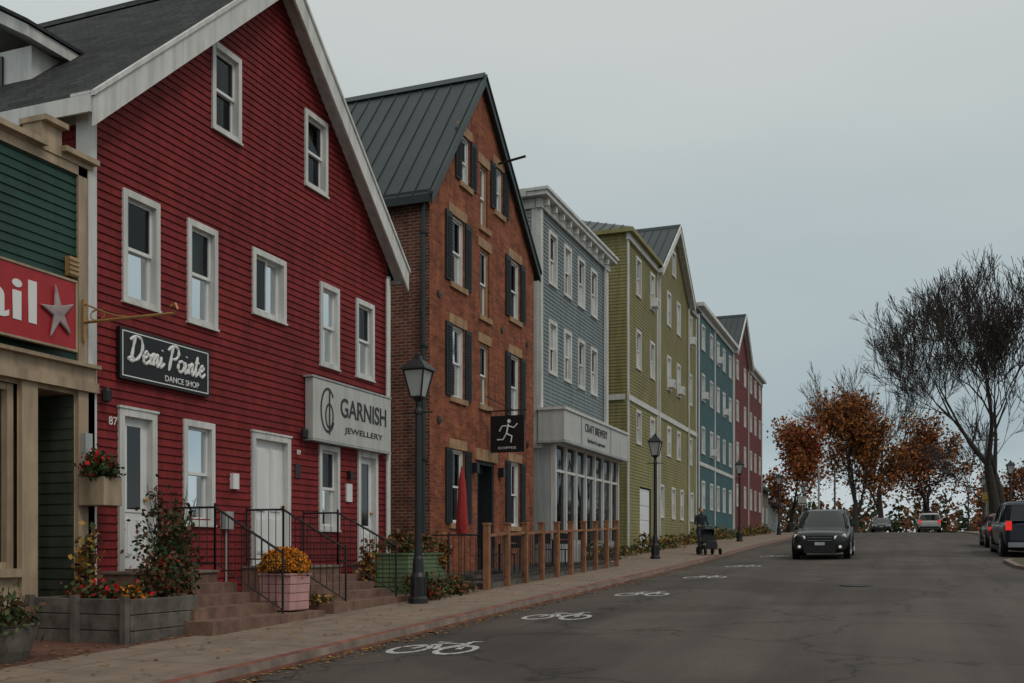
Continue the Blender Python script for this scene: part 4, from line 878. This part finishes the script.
# ------------------------------------------------------------ vehicles
def wheel(m,x,y,r,w,side):
    z=r
    m.lathe((x,y,z),[(.6*r,-w/2),(.92*r,-w/2),(r,-w*.35),(r,w*.35),(.92*r,w/2),(.6*r,w/2)],22,TYRE,'x')
    xo=side*(w/2-.03); m.lathe((x+xo,y,z),[(0,-.01),(.62*r,-.01),(.62*r,.01),(0,.01)],18,PLAST,'x')
    for i in range(6):
        a=i*math.pi/3; m.tube([(x+xo+side*.02,y,z),(x+xo+side*.02,y+.58*r*math.cos(a),z+.58*r*math.sin(a))],.028,5,RIM)
    m.lathe((x+xo,y,z),[(.55*r,side*.0),(.63*r,side*.0),(.63*r,side*.035),(.55*r,side*.035)],18,RIM,'x')
def vehicle(name,x,y,heading,paintm,kind='suv'):
    sl=(zr(y+1.5)-zr(y-1.5))/3
    e=empty(name,(x,y,rz(x,y)-.01)); 
    pit=math.atan(sl)*math.cos(heading)
    e.rotation_euler=(pit,0,heading)
    if kind=='suv': L_,Wd,BZ,RZ=4.6,.93,1.08,1.68; cab=(1.15,.35,.05,-1.7,-2.05,-2.2)
    elif kind=='pickup': L_,Wd,BZ,RZ=5.6,.98,1.22,1.92; cab=(1.35,.65,.4,-.55,-.8,-.9)
    else: L_,Wd,BZ,RZ=4.6,.9,.95,1.45; cab=(1.2,.3,.0,-1.1,-1.55,-1.95)
    h=L_/2
    def sec(yy,w,zb,zt):
        pts=[(0,zb),(.7*w,zb),(.95*w,zb+.1),(w,(zb+zt)*.5),(w*.985,zt-.14),(w*.93,zt-.04),(w*.7,zt+.01),(0,zt+.03)]
        return [Vector((p[0],yy,p[1])) for p in pts]+[Vector((-p[0],yy,p[1])) for p in pts[-2:0:-1]]
    fh=BZ-.12 if kind!='pickup' else BZ-.08
    st=[(h,.74*Wd,.42,fh-.18),(h-.06,.9*Wd,.27,fh-.07),(h-.3,.97*Wd,.2,fh),(h-1.0,Wd,.2,fh+.05),(cab[0],Wd,.2,BZ),(0,Wd,.2,BZ+.01),(-h+1,Wd,.2,BZ+.03),(-h+.35,.98*Wd,.24,BZ+.02),(-h+.08,.93*Wd,.32,BZ-.05),(-h,.85*Wd,.4,BZ-.18)]
    m=MB(); m.rings([sec(*s) for s in st],paintm,True,True,True); o=m.obj('body',e,smooth=True,local=True)
    sb=o.modifiers.new('s','SUBSURF'); sb.levels=1; sb.render_levels=2
    def ring(z,yf,yr,w):
        q=[(0,yf+.05),(.55*w,yf+.02),(.88*w,yf-.1),(w,yf-.4),(w,(yf+yr)/2),(w,yr+.35),(.9*w,yr+.06),(.5*w,yr),(0,yr-.01)]
        return [Vector((a,b,z)) for a,b in q]+[Vector((-a,b,z)) for a,b in q[-2:0:-1]]
    wt=.76*Wd; zt=RZ-.1
    m=MB(); m.rings([ring(BZ-.06,cab[0],cab[5],.93*Wd),ring(BZ+(zt-BZ)*.5,(cab[0]+cab[1])/2,(cab[5]+cab[4])/2,.86*Wd),ring(zt,cab[1],cab[4],wt)],CARGL); m.obj('windows',e,smooth=True,local=True)
    m=MB(); m.rings([ring(zt-.03,cab[1]+.03,cab[4]-.03,wt+.012),ring(zt+.05,cab[1]-.05,cab[4]+.03,wt-.02),ring(RZ-.01,cab[2]-.15,cab[3],wt*.8),ring(RZ+.01,cab[2]-.5,cab[3]+.3,wt*.45)],paintm,True,False,True)
    for s in (-1,1):
        for (ya,yb) in ((cab[0]-.12,cab[1]-.1),((cab[1]+cab[4])/2+.1,(cab[1]+cab[4])/2+.08),(cab[5]+.1,cab[4]+.08)):
            m.tube([(s*.9*Wd,ya,BZ-.03),(s*.855*Wd,(ya+yb)/2,(BZ+zt)/2),(s*wt*.99,yb,zt)],.042,6,paintm)
        if kind=='suv': m.tube([(s*wt*.86,cab[2]-.3,RZ+.03),(s*wt*.86,cab[3]+.1,RZ+.03)],.018,5,BLACK)
    m.obj('roof_and_pillars',e,smooth=True,local=True)
    r=.36 if kind!='pickup' else .4; wy=h-.9
    m=MB()
    for s in (-1,1):
        for yy in (wy,-wy+.1):
            wheel(m,s*(Wd-.1),yy,r,.23,s)
            n=16
            for k in range(n):
                a0=math.pi*k/n-.15; a1=math.pi*(k+1)/n-.15
                m.face([(s*(Wd+.006),yy+(r+.03)*math.cos(a0),r+(r+.03)*math.sin(a0)),(s*(Wd+.006),yy+(r+.11)*math.cos(a0),r+(r+.11)*math.sin(a0)),(s*(Wd+.006),yy+(r+.11)*math.cos(a1),r+(r+.11)*math.sin(a1)),(s*(Wd+.006),yy+(r+.03)*math.cos(a1),r+(r+.03)*math.sin(a1))],PLAST)
            m.lathe((s*(Wd-.02),yy,r),[(0,-.02),(r+.05,-.02),(r+.05,.022),(0,.022)],20,PLAST,'x')
        m.wb(s*Wd-.03,s*Wd+.02,-wy+.6,wy-.5,.22,.34,PLAST)
    m.obj('wheels',e,local=True)
    m=MB()
    for s in (-1,1):
        m.wb(s*(Wd+.1)-.09,s*(Wd+.1)+.09,cab[0]-.38,cab[0]-.26,BZ,BZ+.15,paintm)
        m.rings([[Vector((s*.5*Wd,h+.0,fh-.25)),Vector((s*.5*Wd,h-.0,fh-.16)),Vector((s*.86*Wd,h-.12,fh-.09)),Vector((s*.9*Wd,h-.12,fh-.19))],[Vector((s*.5*Wd,h-.1,fh-.25)),Vector((s*.5*Wd,h-.1,fh-.16)),Vector((s*.86*Wd,h-.28,fh-.09)),Vector((s*.9*Wd,h-.28,fh-.19))]],HEAD,cap0=True,cap1=True)
        zt_=BZ-.12; zh=.3 if kind!='sedan' else .16
        m.wb(s*.83*Wd-.09,s*.83*Wd+.09,-h-.015,-h+.12,zt_-zh*.5,zt_+zh*.5,TAIL)
        m.wb(s*.7*Wd-.12,s*.7*Wd+.12,h-.1,h+.0,.36,.56,PLAST)
        m.lathe((s*.7*Wd,h+.0,.45),[(0,-.01),(.05,-.01),(.05,.012),(0,.012)],10,HEAD if kind=='suv' else PLAST,'y')
    m.wb(-.46*Wd,.46*Wd,h-.08,h+.02,fh-.34,fh-.15,PLAST)
    for i in range(2): m.wb(-.42*Wd,.42*Wd,h+.021,h+.03,fh-.31+i*.09,fh-.295+i*.09,CHROME)
    m.wb(-.55*Wd,.55*Wd,h-.06,h+.03,.24,.5,PLAST); m.wb(-.16,.16,h+.031,h+.036,.5,.6,SIGNW)
    m.wb(-.85*Wd,.85*Wd,-h-.04,-h+.1,.38,.54,PLAST if kind!='pickup' else CHROME); m.wb(-.17,.17,-h-.012,-h+.05,.68,.8,SIGNW)
    m.obj('lights_grille_mirrors',e,local=True,bevel=.008)
    if kind=='pickup':
        m=MB(); m.wb(-.86*Wd,.86*Wd,-h+.12,-1.0,BZ+.035,BZ+.04,PLAST); m.wb(-.8*Wd,.8*Wd,-h-.01,-h+.05,.62,BZ-.08,paintm); m.obj('bed_and_tailgate',e,local=True)
    return e
P_DK=carpaint('dark_grey_car_paint',(.008,.010,.011)); P_SV=carpaint('silver_car_paint',(.42,.42,.42)); P_RD=carpaint('maroon_car_paint',(.10,.012,.012)); P_BL=carpaint('navy_car_paint',(.009,.015,.032)); P_GY=carpaint('grey_car_paint',(.1,.1,.11))
vehicle('oncoming_suv',-2.4,37.0,math.pi,P_DK,'suv')
vehicle('pickup_truck',4.3,40.0,0,P_BL,'pickup')
vehicle('parked_car',4.35,47.6,0,P_RD,'sedan')
vehicle('silver_suv',2.6,95,0,P_SV,'suv'); vehicle('distant_car',-1.4,104,math.pi,P_GY,'sedan')
# ------------------------------------------------------------ person with stroller
def clothed():
    m,nt,b=nmat('clothed_figure'); t=nd(nt,'ShaderNodeTexCoord'); s=nd(nt,'ShaderNodeSeparateXYZ'); nt.links.new(t.outputs['Object'],s.inputs[0])
    ns=nd(nt,'ShaderNodeTexNoise'); ns.inputs['Scale'].default_value=14; nt.links.new(t.outputs['Object'],ns.inputs['Vector'])
    d=nd(nt,'ShaderNodeMath',operation='DIVIDE'); d.inputs[1].default_value=2; nt.links.new(s.outputs['Z'],d.inputs[0])
    r=nd(nt,'ShaderNodeValToRGB'); r.color_ramp.interpolation='CONSTANT'; e=r.color_ramp.elements
    e[0].position=0; e[0].color=(.012,.012,.012,1); e[1].position=.045; e[1].color=(.02,.026,.042,1)
    for p,c in ((.425,(.016,.017,.02,1)),(.752,(.45,.26,.19,1))): q=e.new(p); q.color=c
    nt.links.new(d.outputs[0],r.inputs['Fac']); nt.links.new(r.outputs['Color'],b.inputs['Base Color']); b.inputs['Roughness'].default_value=.85
    bumpto(nt,b,ns.outputs['Fac'],.4,.02); return m
def person(x,y,heading):
    e=empty('person_pushing_stroller',(x,y,gz(y)),(0,0,heading)); CF=clothed(); m=MB()
    def limb(pts,rad):
        m.tube(pts,rad,10,CF)
        for p,r in zip(pts,rad): m.lathe(p,[(r*math.cos(a),r*math.sin(a)) for a in [math.radians(-90+30*i) for i in range(7)]],10,CF)
    def ell(z,yc,rx,ry): return [Vector((rx*math.cos(a*.3927),yc+ry*math.sin(a*.3927),z)) for a in range(16)]
    m.rings([ell(.80,0,.13,.10),ell(.88,0,.165,.12),ell(.97,0,.165,.12),ell(1.1,.01,.145,.105),ell(1.25,.02,.165,.115),ell(1.38,.03,.18,.115),ell(1.45,.035,.13,.09),ell(1.49,.04,.06,.06)],CF,True,True,True)
    limb([(0,.04,1.45),(0,.06,1.55)],[.056,.052])
    hd=[]
    for i in range(9):
        a=math.radians(-90+22.5*i); hd.append(ell(1.62+.118*math.sin(a),.075,max(.078*math.cos(a),.002),max(.096*math.cos(a),.002)))
    m.rings(hd,CF,True,True,True); m.tube([(0,.165,1.625),(0,.185,1.60),(0,.165,1.59)],[.01,.015,.008],6,CF)
    for s in (-1,1):
        limb([(s*.175,.03,1.40),(s*.235,.05,1.17),(s*.22,.27,1.08),(s*.215,.38,1.055)],[.062,.048,.038,.028])
        m.lathe((s*.08,.07,1.61),[(.0,-.03),(.014,-.015),(.016,.01),(0,.03)],8,CF)
    limb([(.09,0,.86),(.10,.14,.49),(.10,.13,.09)],[.095,.062,.045]); limb([(.10,.12,.045),(.10,.28,.035)],[.045,.036])
    limb([(-.09,0,.86),(-.10,.0,.48),(-.10,-.22,.14)],[.095,.062,.045]); limb([(-.10,-.24,.12),(-.10,-.12,.035)],[.045,.036])
    o=m.obj('body',e,local=True,smooth=True)
    r=o.modifiers.new('r','REMESH'); r.mode='VOXEL'; r.voxel_size=.014; r.use_smooth_shade=True
    s=o.modifiers.new('s','SMOOTH'); s.factor=.5; s.iterations=4
    m=MB()
    hr=[]
    for i in range(7):
        a=math.radians(-25+19*i); hr.append(ell(1.635+.122*math.sin(a),.052,max(.087*math.cos(a),.003),max(.098*math.cos(a),.003)))
    m.rings(hr,HAIR,True,True,True); m.obj('hair',e,local=True,smooth=True)
    m=MB()
    for s in (-1,1): m.lathe((s*.03,.163,1.635),[(0,-.01),(.010,0),(0,.01)],8,BLACK)
    m.tube([(-.022,.166,1.565),(.022,.166,1.565)],.005,5,UMB); m.obj('eyes_and_mouth',e,local=True)
    m=MB()
    for s in (-1,1):
        m.rings([[Vector((s*.205+a*w_,.37+k*.03,1.055+b*.014)) for a,b in ((-1,-1),(1,-1),(1,1),(-1,1))] for k,w_ in ((0,.026),(1,.04),(2,.042))],SKIN,True,True,True)
        for k in range(4):
            xx=s*(.17+.022*k); q=(0,.006,.004,-.006)[k]; m.tube([(xx,.42,1.06),(xx,.45+q,1.07),(xx,.468+q,1.05),(xx,.455,1.025),(xx,.43,1.02)],[.011,.011,.010,.009,.007],6,SKIN)
        m.tube([(s*.172,.39,1.05),(s*.152,.42,1.035),(s*.158,.445,1.02)],[.012,.011,.009],6,SKIN)
    m.obj('hands',e,local=True,smooth=True)
    e2=empty('baby_stroller',(x-math.sin(heading)*.87,y+math.cos(heading)*.87,gz(y-.5)),(0,0,heading)); m=MB()
    for s in (-1,1):
        m.tube([(s*.24,-.42,1.04),(s*.24,-.3,.9),(s*.24,.42,.18)],.014,6,BLACK); m.tube([(s*.24,-.38,.16),(s*.24,.0,.6)],.014,6,BLACK); m.tube([(s*.24,-.38,.16),(s*.24,.42,.18)],.01,6,BLACK)
        for yy,r in ((-.38,.15),(.42,.12)):
            m.lathe((s*.28,yy,r),[(.7*r,-.02),(r,-.02),(r,.02),(.7*r,.02)],16,TYRE,'x'); m.lathe((s*.28,yy,r),[(0,-.006),(.7*r,-.006),(.7*r,.006),(0,.006)],12,RIM,'x')
    m.tube([(-.24,-.42,1.04),(.24,-.42,1.04)],.017,8,BLACK)
    m.obj('frame_and_wheels',e2,local=True)
    m=MB(); G=Fr((0,0,0),(0,1,0),(1,0,0))
    m.ext(G,[(-.22,.85),(-.16,.87),(-.02,.5),(.28,.48),(.36,.22),(.30,.2),(.22,.42),(-.08,.42)],-.2,.2,JACK); m.wb(-.2,.2,-.3,.2,.2,.34,JACK)
    rs=[]
    for i in range(8):
        a=math.radians(165-i*14); rs.append([Vector((-.21,-.06+.22*math.cos(a),.68+.24*math.sin(a))),Vector((-.15,-.06+.25*math.cos(a),.68+.27*math.sin(a))),Vector((.15,-.06+.25*math.cos(a),.68+.27*math.sin(a))),Vector((.21,-.06+.22*math.cos(a),.68+.24*math.sin(a)))])
    m.rings(rs,JACK,close=False)
    for i in range(7):
        for j in (0,3): m.face([rs[i][j],rs[i+1][j],Vector((.21 if j else -.21,-.06,.68))],JACK)
    m.obj('seat_and_canopy',e2,local=True,bevel=.01)
person(-6.85,37.4,math.radians(180+30))
# ------------------------------------------------------------ world, sun, camera
w=bpy.data.worlds.new('World'); scene.world=w; w.use_nodes=True; nt=w.node_tree; bg=nt.nodes['Background']; bg.inputs['Strength'].default_value=.095
AZ=math.radians(118); ELV=math.radians(48)
sk=nd(nt,'ShaderNodeTexSky',sky_type='NISHITA'); sk.sun_disc=False; sk.sun_elevation=ELV; sk.sun_rotation=AZ; sk.air_density=1.5; sk.dust_density=4
tc=nd(nt,'ShaderNodeTexCoord'); sp=nd(nt,'ShaderNodeSeparateXYZ'); nt.links.new(tc.outputs['Generated'],sp.inputs[0])
mp=nd(nt,'ShaderNodeMapping'); mp.inputs['Scale'].default_value=(1,1,4.5); nt.links.new(tc.outputs['Generated'],mp.inputs['Vector'])
nz=nd(nt,'ShaderNodeTexNoise'); nz.inputs['Scale'].default_value=1.6; nz.inputs['Detail'].default_value=4; nz.inputs['Roughness'].default_value=.5; nt.links.new(mp.outputs[0],nz.inputs['Vector'])
ma=nd(nt,'ShaderNodeMath',operation='MULTIPLY_ADD'); ma.inputs[1].default_value=.26; nt.links.new(nz.outputs['Fac'],ma.inputs[0]); 
sb=nd(nt,'ShaderNodeMath',operation='SUBTRACT'); sb.inputs[1].default_value=.13; nt.links.new(sp.outputs['Z'],sb.inputs[0]); nt.links.new(sb.outputs[0],ma.inputs[2])
rp=nd(nt,'ShaderNodeValToRGB'); cr=rp.color_ramp
cols=[(0,(.62,.69,.72)),(.06,(.57,.65,.68)),(.15,(.38,.475,.515)),(.30,(.50,.57,.58)),(.48,(.63,.665,.65)),(1,(.70,.72,.70))]
cr.elements[0].position=0; cr.elements[0].color=cols[0][1]+(1,); cr.elements[1].position=1; cr.elements[1].color=cols[-1][1]+(1,)
for p,c in cols[1:-1]:
    q=cr.elements.new(p); q.color=c+(1,)
nt.links.new(ma.outputs[0],rp.inputs['Fac'])
vs=nd(nt,'ShaderNodeVectorMath',operation='SCALE'); vs.inputs['Scale'].default_value=10; nt.links.new(rp.outputs['Color'],vs.inputs[0])
mx=nd(nt,'ShaderNodeMixRGB'); mx.inputs[0].default_value=.93; nt.links.new(sk.outputs['Color'],mx.inputs[1]); nt.links.new(vs.outputs[0],mx.inputs[2]); nt.links.new(mx.outputs[0],bg.inputs['Color'])
sd=bpy.data.lights.new('sun','SUN'); sd.energy=.8; sd.angle=math.radians(18); sd.color=(1,.94,.86); so=bpy.data.objects.new('sun',sd); COL.objects.link(so)
dirv=Vector((math.sin(AZ)*math.cos(ELV),math.cos(AZ)*math.cos(ELV),math.sin(ELV))); so.rotation_euler=dirv.to_track_quat('Z','Y').to_euler()
cam=bpy.data.cameras.new('camera'); co=bpy.data.objects.new('camera',cam); COL.objects.link(co); scene.camera=co
cam.sensor_width=36; cam.lens=35.16; cam.shift_y=.2017; cam.clip_end=3000; cam.clip_start=.1
co.location=(0,0,0); co.rotation_euler=(math.radians(90),0,math.atan(.385))
scene.view_settings.view_transform='Standard'; scene.view_settings.look='None'; scene.view_settings.exposure=0
